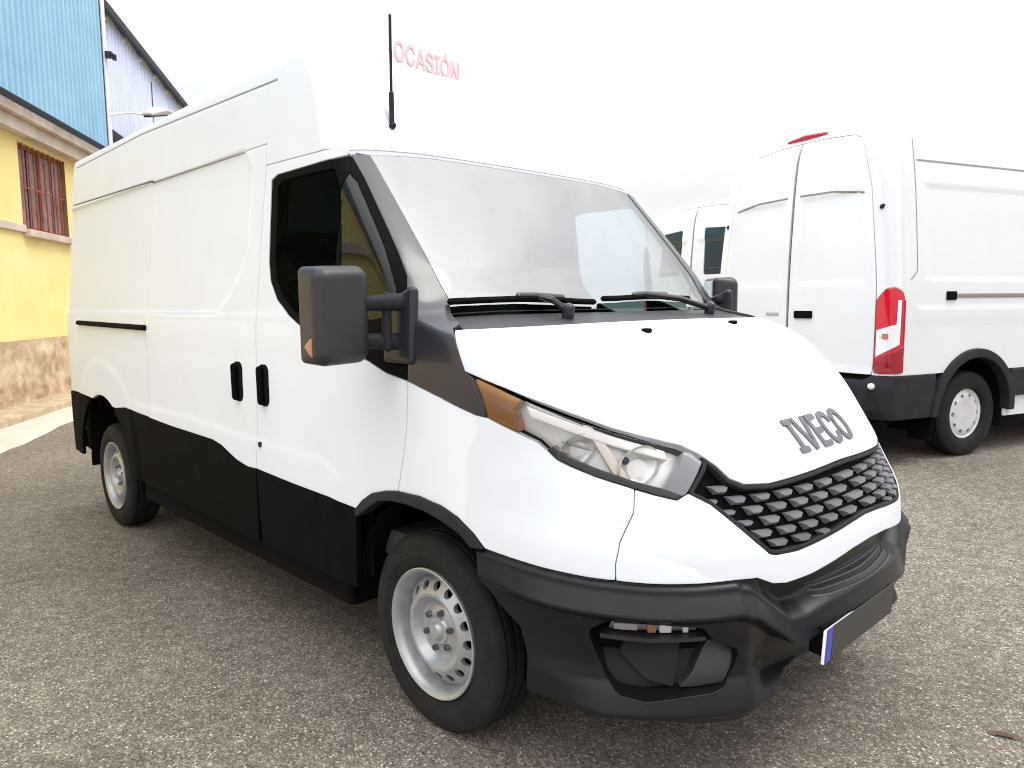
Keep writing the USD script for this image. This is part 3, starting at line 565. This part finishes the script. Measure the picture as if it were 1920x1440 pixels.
# mirrors
for s in (-1, 1):
    yc = s*1.202
    man = m3.Manifold.batch_hull([m3.Manifold.sphere(rr_, 18).translate((x_, yc+s*y_, z_)) for x_, y_, z_, rr_ in
        [(-.118, -.056, 1.542, .042), (-.118, .056, 1.538, .042), (-.118, -.056, 1.315, .042), (-.118, .056, 1.311, .042), (-.19, -.075, 1.56, .02), (-.19, .075, 1.56, .02), (-.19, -.075, 1.295, .02), (-.19, .075, 1.295, .02)]])
    fold = (lambda m_: m_) if s < 0 else (lambda m_: T(T(m_, (.12, -yc, 0)), (-.12, yc-.075, 0), rz=math.radians(48)) if True else m_)
    mr = obj('side_mirror', fold(tm(man)), 'grey_plastic', VAN, smooth=60)
    obj('mirror_glass', [fold(rbox(-.216, -.208, yc-.078, yc+.078, 1.40, 1.565, .004)), fold(rbox(-.216, -.208, yc-.078, yc+.078, 1.29, 1.39, .004))], 'mirror_glass', mr)
    obj('mirror_arm', [hull([(-.12, s*1.16, 1.462), (-.075, s*1.03, 1.470), (-.06, s*.985, 1.468)], [.022, .024, .03]), hull([(-.13, s*1.16, 1.345), (-.10, s*1.03, 1.335), (-.09, s*.985, 1.335)], [.022, .022, .03]),
        hull([(-.085, s*1.045, 1.485), (-.085, s*1.045, 1.32)], .016), hull([(-.12, s*1.15, 1.47), (-.12, s*1.15, 1.33)], .022)], 'dark_plastic', mr)
    obj('mirror_base', hull([(-.02, s*.985, 1.50), (-.15, s*.992, 1.45), (-.15, s*.995, 1.28), (-.02, s*.995, 1.28)], .018), 'gloss_black', mr)
    obj('mirror_indicator', fold(hull([(-.125, yc+s*.094, 1.35), (-.125, yc+s*.094, 1.305), (-.16, yc+s*.092, 1.33)], .008)), 'mirror_amber', mr)
# cabin
obj('dashboard', [hull([(-.02, -.72, 1.34), (-.02, .72, 1.34), (-.45, -.80, 1.30), (-.45, .80, 1.30), (-.42, -.8, .95), (-.42, .8, .95), (.1, -.6, 1.0), (.1, .6, 1.0)], .04), hull([(-.42, .2, 1.36), (-.42, .6, 1.36), (-.25, .2, 1.38), (-.25, .6, 1.38)], .03)], 'interior_grey', VAN)
obj('cab_floor', box(-1.37, -.1, -.85, .85, .50, .60), 'interior_grey', VAN)
ring = trimesh.creation.torus(.19, .015, major_sections=36, minor_sections=10)
obj('steering_wheel', [T(ring, (-.52, .42, 1.22), ry=-math.radians(62)), T(rbox(-.05, .05, -.18, .18, -.012, .012, .01), (-.52, .42, 1.22), ry=-math.radians(62))], 'dark_plastic', VAN)
for y0, wd in ((.42, .25), (-.15, .22), (-.60, .22)):
    st = obj('seat', [rbox(-1.12, -.62, y0-wd, y0+wd, .80, .98, .06), hull([(-1.12, y0-wd+.06, .95), (-1.12, y0+wd-.06, .95), (-1.26, y0-wd+.08, 1.52), (-1.26, y0+wd-.08, 1.52)], .06)], 'seat_fabric', VAN, smooth=50)
    obj('headrest', hull([(-1.28, y0-.10, 1.66), (-1.28, y0+.10, 1.66), (-1.29, y0-.10, 1.76), (-1.29, y0+.10, 1.76)], .045), 'seat_fabric', st, smooth=50)
# ------------------------------------------------------------------ rear-view delivery vans (local +x points backwards, +y is the van's right side)
def rear_skin(hk):
    up = lambda rows: [(z if z <= 1.3 else 1.3+(z-1.3)*hk, v) for z, v in rows]
    uz = lambda z: np.where(z <= 1.3, z, 1.3+(z-1.3)/hk)
    return Skin(XF=up([(.1, .92), (.30, .98), (.44, 1.07), (.60, 1.08), (.68, 1.05), (.76, 1.03), (1.4, 1.02), (2.0, .985), (2.25, .955), (2.38, .91), (2.44, .85), (2.49, .70), (2.52, .40), (2.54, -.4)]),
          A=up([(.1, .22), (.66, .20), (.8, .17), (2.2, .17), (2.4, .22), (2.54, .4)]), N=up([(.1, 3.4), (2.3, 3.6), (2.54, 2.6)]),
          W=up([(.1, .95), (.3, .985), (.7, 1.0), (1.3, 1.0), (1.8, .965), (2.2, .915), (2.34, .885), (2.40, .85), (2.45, .77), (2.49, .63), (2.52, .42), (2.54, .0)]),
          XR=tab(up([(.1, -4.1), (.9, -4.15), (1.1, -4.0), (1.25, -3.55), (2.0, -2.9), (2.3, -2.6), (2.54, -2.2)])), zmax=1.3+1.238*hk, c0=1.94,
          disp=lambda P, q, z: -.007*ss(.0, .02, np.minimum(np.minimum(-q-1.30, q+5.6), np.minimum(uz(z)-1.40, 2.02-uz(z))))*(q < 0)+.006*ss(1.225, 1.20, z)*ss(.0, .03, z-1.08)*(np.abs(q) > 1.2)-.010*ss(.0, .03, np.minimum(np.minimum(.74-np.abs(q), np.abs(q)-.08), np.minimum(uz(z)-1.38, 2.0-uz(z)))))
_t = np.linspace(0, PI/2, 400); _c = np.stack([np.sin(_t)**(2/3.5), .17*np.cos(_t)**(2/3.5)], 1); _l = np.concatenate([[0], np.cumsum(np.linalg.norm(np.diff(_c, axis=0), axis=1))]); ARC = (_l/_l[-1], _t)
def cap_rim():
    prof = [(.0, .036), (.05, .038), (.085, .034), (.12, .040), (.150, .036), (.185, .022), (.205, .030), (.214, .034), (.214, .018), (.18, .008), (.0, .008)]
    man = m3.Manifold.revolve(m3.CrossSection([np.array(prof)], m3.FillRule.NonZero), 60)
    tools = [m3.Manifold.cylinder(.12, .019, .019, 14, True).scale((.72, 1.0, 1)).translate((.150, 0, .03)).rotate((0, 0, 36*k)) for k in range(10)]
    return tm(man-m3.Manifold.batch_boolean(tools, m3.OpType.Add))
CAPR, TYRE2 = cap_rim(), tyre(.345, .21, .22)
def delivery_van(label, loc, rz, windows=False, hk=1.0):
    TS = rear_skin(hk); TS.arc = ARC; hz_ = lambda z: z if z <= 1.3 else 1.3+(z-1.3)*hk
    def stretch(g): return shapely.transform(g, lambda c: np.stack([c[:, 0], np.where(c[:, 1] <= 1.3, c[:, 1], 1.3+(c[:, 1]-1.3)*hk)], 1))
    v = thing('delivery_van', label, 'van', loc, rz)
    Q = lambda name, poly, m, parent, raw=False, **k: obj(name, panel(TS, poly if raw else stretch(poly), **k), m, parent)
    x2q = lambda x: -(1.94-x)            # right side
    arch = Point(x2q(0), .37).buffer(.44).union(sbox(x2q(.44), -.2, x2q(-.44), .37)); archo = Point(x2q(0), .37).buffer(.505)
    clad_top = .70
    door = lambda s: Polygon([(0, .70), (s*.86, .70), (s*.86, 1.35), (s*.83, 2.0), (s*.76, 2.35), (s*.70, 2.375), (s*.35, 2.395), (0, 2.40)])
    lamp_h = [(.865, .715), (1.09, .715), (1.085, 1.24), (1.06, 1.33), (1.00, 1.365), (.93, 1.355), (.868, 1.28)]
    right = Polygon([(0, 2.403), (-.35, 2.398), (-.70, 2.378), (-.76, 2.353), (-.83, 2.0), (-.862, 1.35), (-.862, .70), (-6.2, .70), (-6.2, 2.538), (0, 2.538)])
    whole = right.union(mir(right)).buffer(.001)
    lamp_h = list(Polygon(lamp_h).buffer(-.05).buffer(.05).simplify(.002).exterior.coords)
    lamp = mir(Polygon(lamp_h))
    if hk != 1: lamp = shapely.transform(lamp, lambda c: np.stack([c[:, 0], np.where(c[:, 1] <= 1.3, c[:, 1], 1.3+(c[:, 1]-1.3)/hk)], 1))
    cut_ = whole.difference(lamp).difference(mir(lamp)).difference(arch).difference(mir(arch))
    
    Q('body', cut_, 'white_paint_clean', v, dq=.05, dz=.02, gap=.002)
    # side seams: rear corner panel, roof gutter and sliding door
    for line, w_ in (([(-1.21, 2.30), (-1.21, 1.46), (-1.14, 1.40)], .004), ([(-1.24, 2.165), (-5.5, 2.165)], .006), ([(-3.1, .71), (-3.1, 2.05)], .004)):
        for mm in (lambda g: g, mir): Q('panel_seam', mm(strip_line(line, w_)), 'rail_steel', v, off=.0015, gap=0, bev=0, thick=.004, dq=.05, dz=.05)
    for s in (-1, 1):
        dp = door(s)
        if windows:
            wp = Polygon([(s*.24, 1.62), (s*.60, 1.62), (s*.58, 2.08), (s*.24, 2.10)]).buffer(.03); dp = dp.difference(wp)
        dd = Q('rear_door', dp, 'white_paint_clean', v, dq=.04, dz=.02, gap=.0055)
        if windows:
            Q('door_window', wp, 'teal_glass', dd, off=-.006, gap=.002, bev=.002)
            Q('defroster_line', strip_line([(s*.24, 1.66), (s*.60, 1.66)], .008), 'mirror_glass', dd, off=-.003, gap=0, bev=0, thick=.002)
        else:
            Q('door_crease', strip_line([(s*.07, 2.015), (s*.45, 2.01), (s*.76, 1.975)], .006), 'rail_steel', dd, off=.001, gap=0, bev=0, thick=.004)
        if s < 0:
            Q('handle', sbox(-.26, 1.135, -.09, 1.175).buffer(.008), 'black_plastic', dd, off=.012, gap=0, bev=.006, thick=.03)
        else:
            Q('handle', sbox(.10, 1.15, .24, 1.165).buffer(.004), 'lamp_grey', dd, off=.004, gap=0, bev=.003)
        for hz in (1.0, 1.87):
            c, n_ = TS.at(s*.91, hz_(hz)); obj('hinge', hull([c, c+n_*.035+np.array([-.06, 0, .01])], .018, 10), 'dark_plastic' if hz > 1.5 else 'white_paint_clean', dd)
        mm = mir if s < 0 else (lambda g: g); L = Polygon(lamp_h)
        tl = Q('tail_lamp', mm(L), 'red_lens', v, raw=True, off=.010, dq=.02, dz=.02, gap=.003, bev=.006, thick=.03)
        Q('lamp_foot', mm(Polygon([(.87, .72), (1.085, .72), (1.085, .93), (.872, .82)])), 'dark_red_lens', tl, off=.0125, dq=.02, dz=.02, gap=.004, bev=.003)
        Q('clear_section', mm(Polygon([(.875, .835), (1.04, .935), (1.045, 1.27), (1.015, 1.27), (1.01, 1.09), (.875, 1.045)])), 'clear_lens', tl, off=.0125, dq=.02, dz=.02, gap=.003, bev=.003)
        Q('indicator_bulb', mm(sbox(.92, .975, .965, 1.02)), 'mirror_amber', tl, off=.015, dq=.02, dz=.02, gap=.002, bev=.003)
        Q('inner_edge', mm(sbox(1.065, .95, 1.083, 1.27)), 'dark_red_lens', tl, off=.0125, dq=.02, dz=.02, gap=.002, bev=.003)
        # side: rail, cladding, arch trim, rocker, mud flap
        Q('door_rail', mm(sbox(1.66, 1.285, 4.4, 1.312)), 'rail_steel', v, off=.006, gap=0, bev=.003)
        Q('rail_cap', mm(sbox(1.55, 1.272, 1.65, 1.322).buffer(.004)), 'black_plastic', v, off=.012, gap=0, bev=.006)
        Q('arch_trim', mm(mir(archo.difference(arch).intersection(sbox(-9, .36, 9, 3)))), 'dark_plastic', v, off=.030, thick=.07, gap=0, bev=.012, dq=.03, dz=.03)
        Q('side_cladding', mm(mir(Polygon([(x2q(-.44), .47), (x2q(-.44), .695), (-5.3, .695), (-5.3, .47)]).difference(archo))), 'dark_plastic', v, off=.014, gap=.002, bev=.008)
        Q('rocker', mm(mir(sbox(-5.3, .30, x2q(-.40), .468).difference(arch))), 'white_paint_clean', v, off=-.010, gap=.001)
        obj('mud_flap', hull([(.42, s*.78, .52), (.42, s*.97, .52), (.46, s*.78, .17), (.46, s*.96, .17)], .012, 8), 'black_plastic', v)
        for wx in (0, -3.30):
            if wx == 0 or s: 
                w = obj('wheel', place_wheel(CAPR, wx, s, .345, .90), 'wheel_cap_silver', v, smooth=28)
                obj('tyre', place_wheel(TYRE2, wx, s, .345, .855), 'rubber', w, smooth=40)
                obj('brake_drum', place_wheel(T(trimesh.creation.cylinder(.20, .16, sections=32), (0, 0, -.07)), wx, s, .345, .86), 'cavity_black', w)
        Mp = np.array([(-2.95, s*1.20, 1.30), (-2.95, s*1.20, 1.62), (-2.95, s*1.05, 1.30), (-2.95, s*1.05, 1.60)])
        mr = obj('side_mirror', hull(Mp, .05), 'dark_plastic', v); obj('mirror_arm', hull([(-2.95, s*1.0, 1.32), (-2.95, s*1.12, 1.34)], .04), 'dark_plastic', mr)
    b = Q('rear_bumper', RB.difference(archo).difference(mir(archo)), 'dark_plastic', v, off=.012, dq=.03, dz=.015, bev=.01, thick=.05)
    for s in (-1, 1):
        c, n_ = TS.at(s*.875, .615, .014); obj('bumper_lamp', hull([c, c+n_*.01], .026, 14), 'clear_lens', b)
    Q('number_plate', sbox(-.26, .72, .26, .83), 'plate_white', v, off=.004, gap=0, bev=.002)
    c, n_ = TS.at(0., hz_(2.44))
    if not windows: obj('brake_light', hull([c+(0, -.20, 0), c+(.02, 0, .012), c+(0, .20, 0)], .018, 10), 'red_lens', v)
    obj('underbody', [rbox(-4.0, .95, -.78, .78, .30, .55, .03), rbox(-2.75, -.5, -.93, .93, .34, .6, .03)], 'cavity_black', v)
    lin = stretch(both([(0, .5), (5.7, .5), (5.7, 2.5), (0, 2.5)]))
    for g in (arch.buffer(.02), mir(arch.buffer(.02))): lin = lin.difference(g)
    obj('inner_shell', panel(TS, lin, off=-.03, gap=0, bev=0, thick=.003, dq=.1, dz=.05), 'cavity_black', v)
    for s in (-1, 1):
        t = np.linspace(-.12*PI, 1.12*PI, 22); rr = .445; pts = np.stack([rr*np.cos(t), 0*t, .37+rr*np.sin(t)], 1); n = len(t); k = np.arange(n-1)
        Va = np.vstack([pts+(0, s*.955, 0), pts+(0, s*.55, 0)])
        obj('arch_liner', [trimesh.Trimesh(Va, np.vstack([np.stack([k, k+1, k+n+1], 1), np.stack([k, k+n+1, k+n], 1)]), process=False), box(-rr, rr, s*.545-.003, s*.545+.003, .25, .8)], 'cavity_black', v)
    # cab end: sloping glass and nose
    zs = np.linspace(.45, hz_(2.5), 30); xs = TS.XR(zs); ws_ = TS.W(zs)-.07
    Vn = np.vstack([np.stack([xs, -ws_, zs], 1), np.stack([xs, ws_, zs], 1)]); n = len(zs); k = np.arange(n-1)
    Fn = np.vstack([np.stack([k, k+1, k+n+1], 1), np.stack([k, k+n+1, k+n], 1)])
    top = zs[k] > 1.28; top &= zs[k] < 2.1; top = np.concatenate([top, top])
    obj('nose', trimesh.Trimesh(Vn, Fn[~top], process=False), 'white_paint_clean', v); obj('windscreen', trimesh.Trimesh(Vn, Fn[top], process=False), 'gloss_black', v)
    return v
RB = both([(0, .66), (.80, .66), (.865, .698), (1.02, .698), (1.46, .698), (1.46, .36), (0, .36)])
TH = 1.239
delivery_van('white delivery van seen from behind with tall red tail lamp and dark bumper', (-.711, 4.697, .185), TH+PI, hk=1.17)
delivery_van('white van with two dark rear windows, half hidden between the other two vans', (-2.68, 6.20, .185), math.radians(73)+PI, True, hk=.97)

# ------------------------------------------------------------------ factory building on the left
WO = np.array([-10.066, -.475, 0]); WA = math.radians(146)      # along the wall; local y towards the yard
FB = thing('factory_building', 'yellow rendered factory wall with stone base and pale blue metal cladding above', 'building', WO, WA)
# local frame: x along the wall, y = -outwards (wall normal points to local -y)
S0, S1 = -9.0, 4.22
def wall_grid(s0, s1, z0, z1, y, step, amp, seed, holes=()):
    xs = np.arange(s0, s1+step/2, step); zs = np.arange(z0, z1+step/2, step); Xg, Zg = np.meshgrid(xs, zs, indexing='ij')
    n_ = meshkit.fbm(np.stack([Xg*2.2, Zg*2.6, Xg*0], -1), 4, seed)
    Vg = np.stack([Xg, y-amp*(n_-.5), Zg], -1).reshape(-1, 3); nz = len(zs)
    I, J = np.meshgrid(np.arange(len(xs)-1), np.arange(nz-1), indexing='ij'); k = (I*nz+J).ravel()
    return Vg, np.stack([k, k+nz, k+nz+1, k+1], 1)
WX0, WX1, WZ0, WZ1 = 1.14, 2.78, 2.60, 3.86
obj('wall', [box(S0, WX0, .0, .4, .985, 3.95), box(WX1, S1, .0, .4, .985, 3.95), box(WX0, WX1, .0, .4, .985, WZ0), box(WX0, WX1, 0, .4, WZ1, 3.95), box(S1-.4, S1, .4, 9, .0, 3.95)], 'yellow_render', FB)
Vw, Fw = wall_grid(S0, S1+.03, -.05, 1.0, -.05, .04, .13, 3)
obj('stone_base', [trimesh.Trimesh(Vw, np.vstack([Fw[:, [0, 1, 2]], Fw[:, [0, 2, 3]]]), process=False), box(S0, S1+.03, -.02, .3, .97, .995)], 'stone_rubble', FB, smooth=True)
random.seed(5)
obj('sill_band', [rbox(S0, WX0-.02, -.05, .05, 2.55, 2.66, .01), rbox(WX0-.02, WX1+.03, -.10, .1, 2.50, 2.605, .012)], 'concrete_band', FB)
obj('lintel_band', [rbox(S0, S1-.25, -.16, .2, 3.93, 4.12, .015), rbox(S0, S1+.02, -.26, .2, 4.12, 4.25, .015)], 'concrete_band', FB)
obj('gutter_flashing', hull([(S0, -.33, 4.30), (S1+.08, -.33, 4.30), (S0, -.30, 4.25), (S1+.08, -.30, 4.25)], .018, 8), 'dark_flashing', FB)
def corrugated(s0, s1, z0, z1, y, pitch=.18, depth=.028):
    prof, s_ = [], s0
    while s_ < s1-1e-6:
        for f, dpt in ((0, 0), (.42, 0), (.52, -depth), (.90, -depth)):
            if s_+f*pitch < s1: prof.append((s_+f*pitch, y+dpt))
        s_ += pitch
    prof.append((s1, y)); P2 = np.array(prof); n = len(P2); k = np.arange(n-1)
    V_ = np.vstack([np.c_[P2, np.full(n, z0)], np.c_[P2, np.full(n, z1)]])
    return trimesh.Trimesh(V_, np.vstack([np.stack([k, k+1, k+n+1], 1), np.stack([k, k+n+1, k+n], 1)]), process=False)
s_ = S0
while s_ < S1-.05:
    e_ = min(s_+1.08, S1); y_ = -.24-random.uniform(0, .006)
    obj('cladding_sheet', corrugated(s_, e_, 4.27, 9.5, y_), 'blue_cladding', FB, smooth=False); s_ = e_
obj('corner_trim', [box(S1-.02, S1+.16, -.285, -.27, 4.27, 9.5), box(S1+.145, S1+.16, -.27, .3, 4.27, 9.5)], 'pale_trim', FB)
obj('side_wall', box(S1+.0, S1+.12, -.2, 9, 4.26, 9.5), 'lilac_cladding', FB)
obj('roof', [box(S0, S1+.3, -.4, 9, 9.5, 9.62)], 'dark_flashing', FB)
wn = obj('window', box(WX0-.01, WX1+.01, .13, .15, WZ0-.01, WZ1+.01), 'window_dusty', FB)
obj('window_reveal', [box(WX1, WX1+.002, -.005, .15, WZ0, WZ1), box(WX0-.002, WX0, -.005, .15, WZ0, WZ1)], 'rust_red', wn)
obj('window_frame', [box(WX0, WX0+.05, .07, .12, WZ0, WZ1), box(WX1-.05, WX1, .07, .12, WZ0, WZ1), box(WX0, WX1, .07, .12, WZ0, WZ0+.05), box(WX0, WX1, .07, .12, WZ1-.05, WZ1), box(1.93, 2.01, .065, .125, WZ0, WZ1)], 'rust_red', wn)
for k in range(1, 9): obj('window_bar', T(trimesh.creation.cylinder(.014, WZ1-WZ0, sections=8), (WX0+(WX1-WX0)*k/9, .02, (WZ0+WZ1)/2)), 'rust_red', wn)
for k in (.5,): obj('window_bar', box(WX0, WX1, .012, .028, WZ0+(WZ1-WZ0)*k-.012, WZ0+(WZ1-WZ0)*k+.012), 'rust_red', wn)
for k in range(0, 4): obj('window_pane', box(WX0+.06+k*.42-(.0 if k < 2 else -.04), WX0+.06+k*.42+.36, .09, .10, WZ0+.06, WZ1-.06), 'window_dusty', wn)
br = thing('wall_bracket', 'small dark bracket fixed high on the pale corner trim of the blue cladding', 'bracket', WO, WA)
obj('bracket_body', [box(S1+.02, S1+.14, -.40, -.286, 6.0, 6.1), box(S1+.05, S1+.11, -.46, -.40, 5.96, 6.06)], 'dark_flashing', br)

# second wing, lilac sheets, lower eave
RBW = thing('rear_wing', 'lilac metal-clad factory wing with dark sloping eave behind the blue corner', 'building', WO, WA)
L0, L1 = S1+.17, 17.0
s_ = L0
while s_ < L1-.05:
    e_ = min(s_+1.08, L1); zt = 7.15-.06*(s_-L0)
    obj('cladding_sheet', corrugated(s_, e_, 4.95-.02*(s_-L0), zt, .06-random.uniform(0, .006), .2, .03), 'lilac_cladding', RBW, smooth=False); s_ = e_
obj('eave', hull([(L0, -.12, 7.27), (L1, -.12, 7.27-.06*(L1-L0)), (L0, .1, 7.27), (L1, .1, 7.27-.06*(L1-L0)), (L0, -.1, 7.17), (L1, -.1, 7.17-.06*(L1-L0))], .03, 8), 'dark_flashing', RBW)
obj('lower_flashing', hull([(L0+.1, .0, 4.93), (L0+2.2, .0, 4.88), (L0+.1, .05, 4.80), (L0+2.2, .05, 4.75)], .03, 8), 'dark_flashing', RBW)
obj('wall', [box(L0-.02, L1, .12, .5, 0, 4.92), box(L0, L1, .12, 9, 4.9, 6.3)], 'yellow_render', RBW)
obj('pilaster', rbox(L0+.35, L0+.85, .02, .2, 0, 4.72, .02), 'concrete_band', RBW)
# lamp on its arm
lp = thing('wall_lamp', 'flat outdoor lamp on a thin arm reaching out in front of the lilac wall', 'lamp')
pA, pB, pC = np.array([-14.2, 2.55, 5.06]), np.array([-14.08, 2.96, 5.24]), np.array([-15.0, 3.56, 5.55])
pA = WO+np.array([math.cos(WA), math.sin(WA), 0])*4.35+np.array([.5592, .829, 0])*.29+np.array([0, 0, 5.0])
ea = np.array([math.cos(WA), math.sin(WA), 0])
pH0 = np.array([-14.08, 2.96, 5.24]); pH1 = np.array([-15.3, 3.77, 5.62])
obj('lamp_arm', tube([pA, (pA+pH0)/2+(0, 0, .03), pH0], .02, 8), 'pale_trim', lp)
mid = (pH0+pH1)/2
obj('lamp_head', hull([pH0+(0, 0, .0), pH0+(.1, .12, .0), pH1+(-.1, -.12, 0), pH1+(.12, .16, .0), mid+(0, 0, .10), mid+(.16, .2, .06)], .035, 10), 'lamp_housing', lp)
obj('lamp_diffuser', hull([pH0+(.02, .02, -.05), pH1+(-.05, -.06, -.05), pH0+(.1, .1, -.05), pH1+(.05, .08, -.05)], .018, 8), 'dark_flashing', lp)
obj('lamp_rod', tube([mid+(0, 0, .1), mid+(0, 0, .62)], .012, 8), 'pole_grey', lp)
obj('lamp_rod', tube([mid+(0, 0, -.05), mid+(0, 0, -.30)], .012, 8), 'pale_trim', lp)

# ------------------------------------------------------------------ kerb, gutter strip, yard edge
def along(s, o, z=0): return WO+np.array([math.cos(WA), math.sin(WA), 0])*s+np.array([.5592, .829, 0])*o+np.array([0, 0, z])
kerb = rbox(-12, 14, -.55, .05, -.1, .10, .03)
kb = obj('pavement', T(kerb, WO, rz=WA), 'kerb_stone'); tag(kb, kind='structure')
rng = np.random.default_rng(4)
ss_ = np.linspace(-12, 14, 90); o1 = 1.22-.012*(ss_)+.05*np.sin(ss_*1.7)+rng.normal(0, .015, 90)
Vg = np.vstack([[along(a, .50, .004) for a in ss_], [along(a, b, .004) for a, b in zip(ss_, o1)]]); n = 90; k = np.arange(n-1)
Vg[:, 2] += gz(Vg[:, 0], Vg[:, 1])
gp = obj('gutter_strip', trimesh.Trimesh(Vg, np.vstack([np.stack([k, k+1, k+n+1], 1), np.stack([k, k+n+1, k+n], 1)])[:, ::-1], process=False), 'pale_concrete', smooth=False); tag(gp, kind='structure')

# ------------------------------------------------------------------ sign on posts behind the van
SG = thing('sign_board', 'white sign with faded red lettering on two posts behind the van roof', 'sign', (-8.315, 4.86, 0), math.radians(99))
obj('board', rbox(-.06, 1.72, .0, .03, 5.14, 5.88, .008), 'sign_white', SG)
tx = meshkit.text_mesh('OCASIÓN', .30, .012, bold=True); wtx = tx.bounds[1, 0]-tx.bounds[0, 0]; tx.vertices[:, 0] *= 1.58/wtx; tx.vertices[:, 0] -= tx.bounds[0, 0]
mm_ = np.array([[1., 0, 0, .04], [0, 0, -1, -.001], [0, 1, 0, 5.36], [0, 0, 0, 1]]); tx.apply_transform(mm_)
obj('lettering', tx, 'sign_red', SG, smooth=False)
for xx in (.02, 1.64): obj('post', T(trimesh.creation.cylinder(.03, 5.07, sections=12), (xx, .045, 2.535+.1)), 'sign_white', SG)

# ------------------------------------------------------------------ small things on the ground
rng = np.random.default_rng(11); grit = []
ico = trimesh.creation.icosahedron()
for k in range(900):
    x_, y_ = rng.uniform(-4.5, 2.2), rng.uniform(-3.2, 5)
    if rng.random() < .5: x_, y_ = rng.uniform(-3, 1.9), rng.uniform(-3.0, -.9)
    g_ = ico.copy(); g_.vertices *= rng.uniform(.0015, .0045)*np.array([1, rng.uniform(.6, 1), rng.uniform(.4, .8)]); grit.append(T(g_, (x_, y_, float(gz(x_, y_))+.002), rz=rng.uniform(0, 6)))
tag(obj('loose_grit', grit, 'grit_stone', smooth=False), 'fine pale grit scattered over the asphalt', 'grit', kind='stuff')
lf = np.array([(0, 0, .004), (.035, .012, .012), (.075, .010, .010), (.11, 0, .005), (.075, -.010, .009), (.035, -.012, .011), (.05, 0, .018)])
lm = trimesh.Trimesh(lf, [(0, 1, 6), (1, 2, 6), (2, 3, 6), (3, 4, 6), (4, 5, 6), (5, 0, 6)], process=False)
o_ = obj('fallen_leaf', T(lm, (1.351, 0.346, 0.0), rz=.35), 'leaf_brown'); tag(o_, 'small dark dry leaf lying on the asphalt at the lower right', 'leaf')
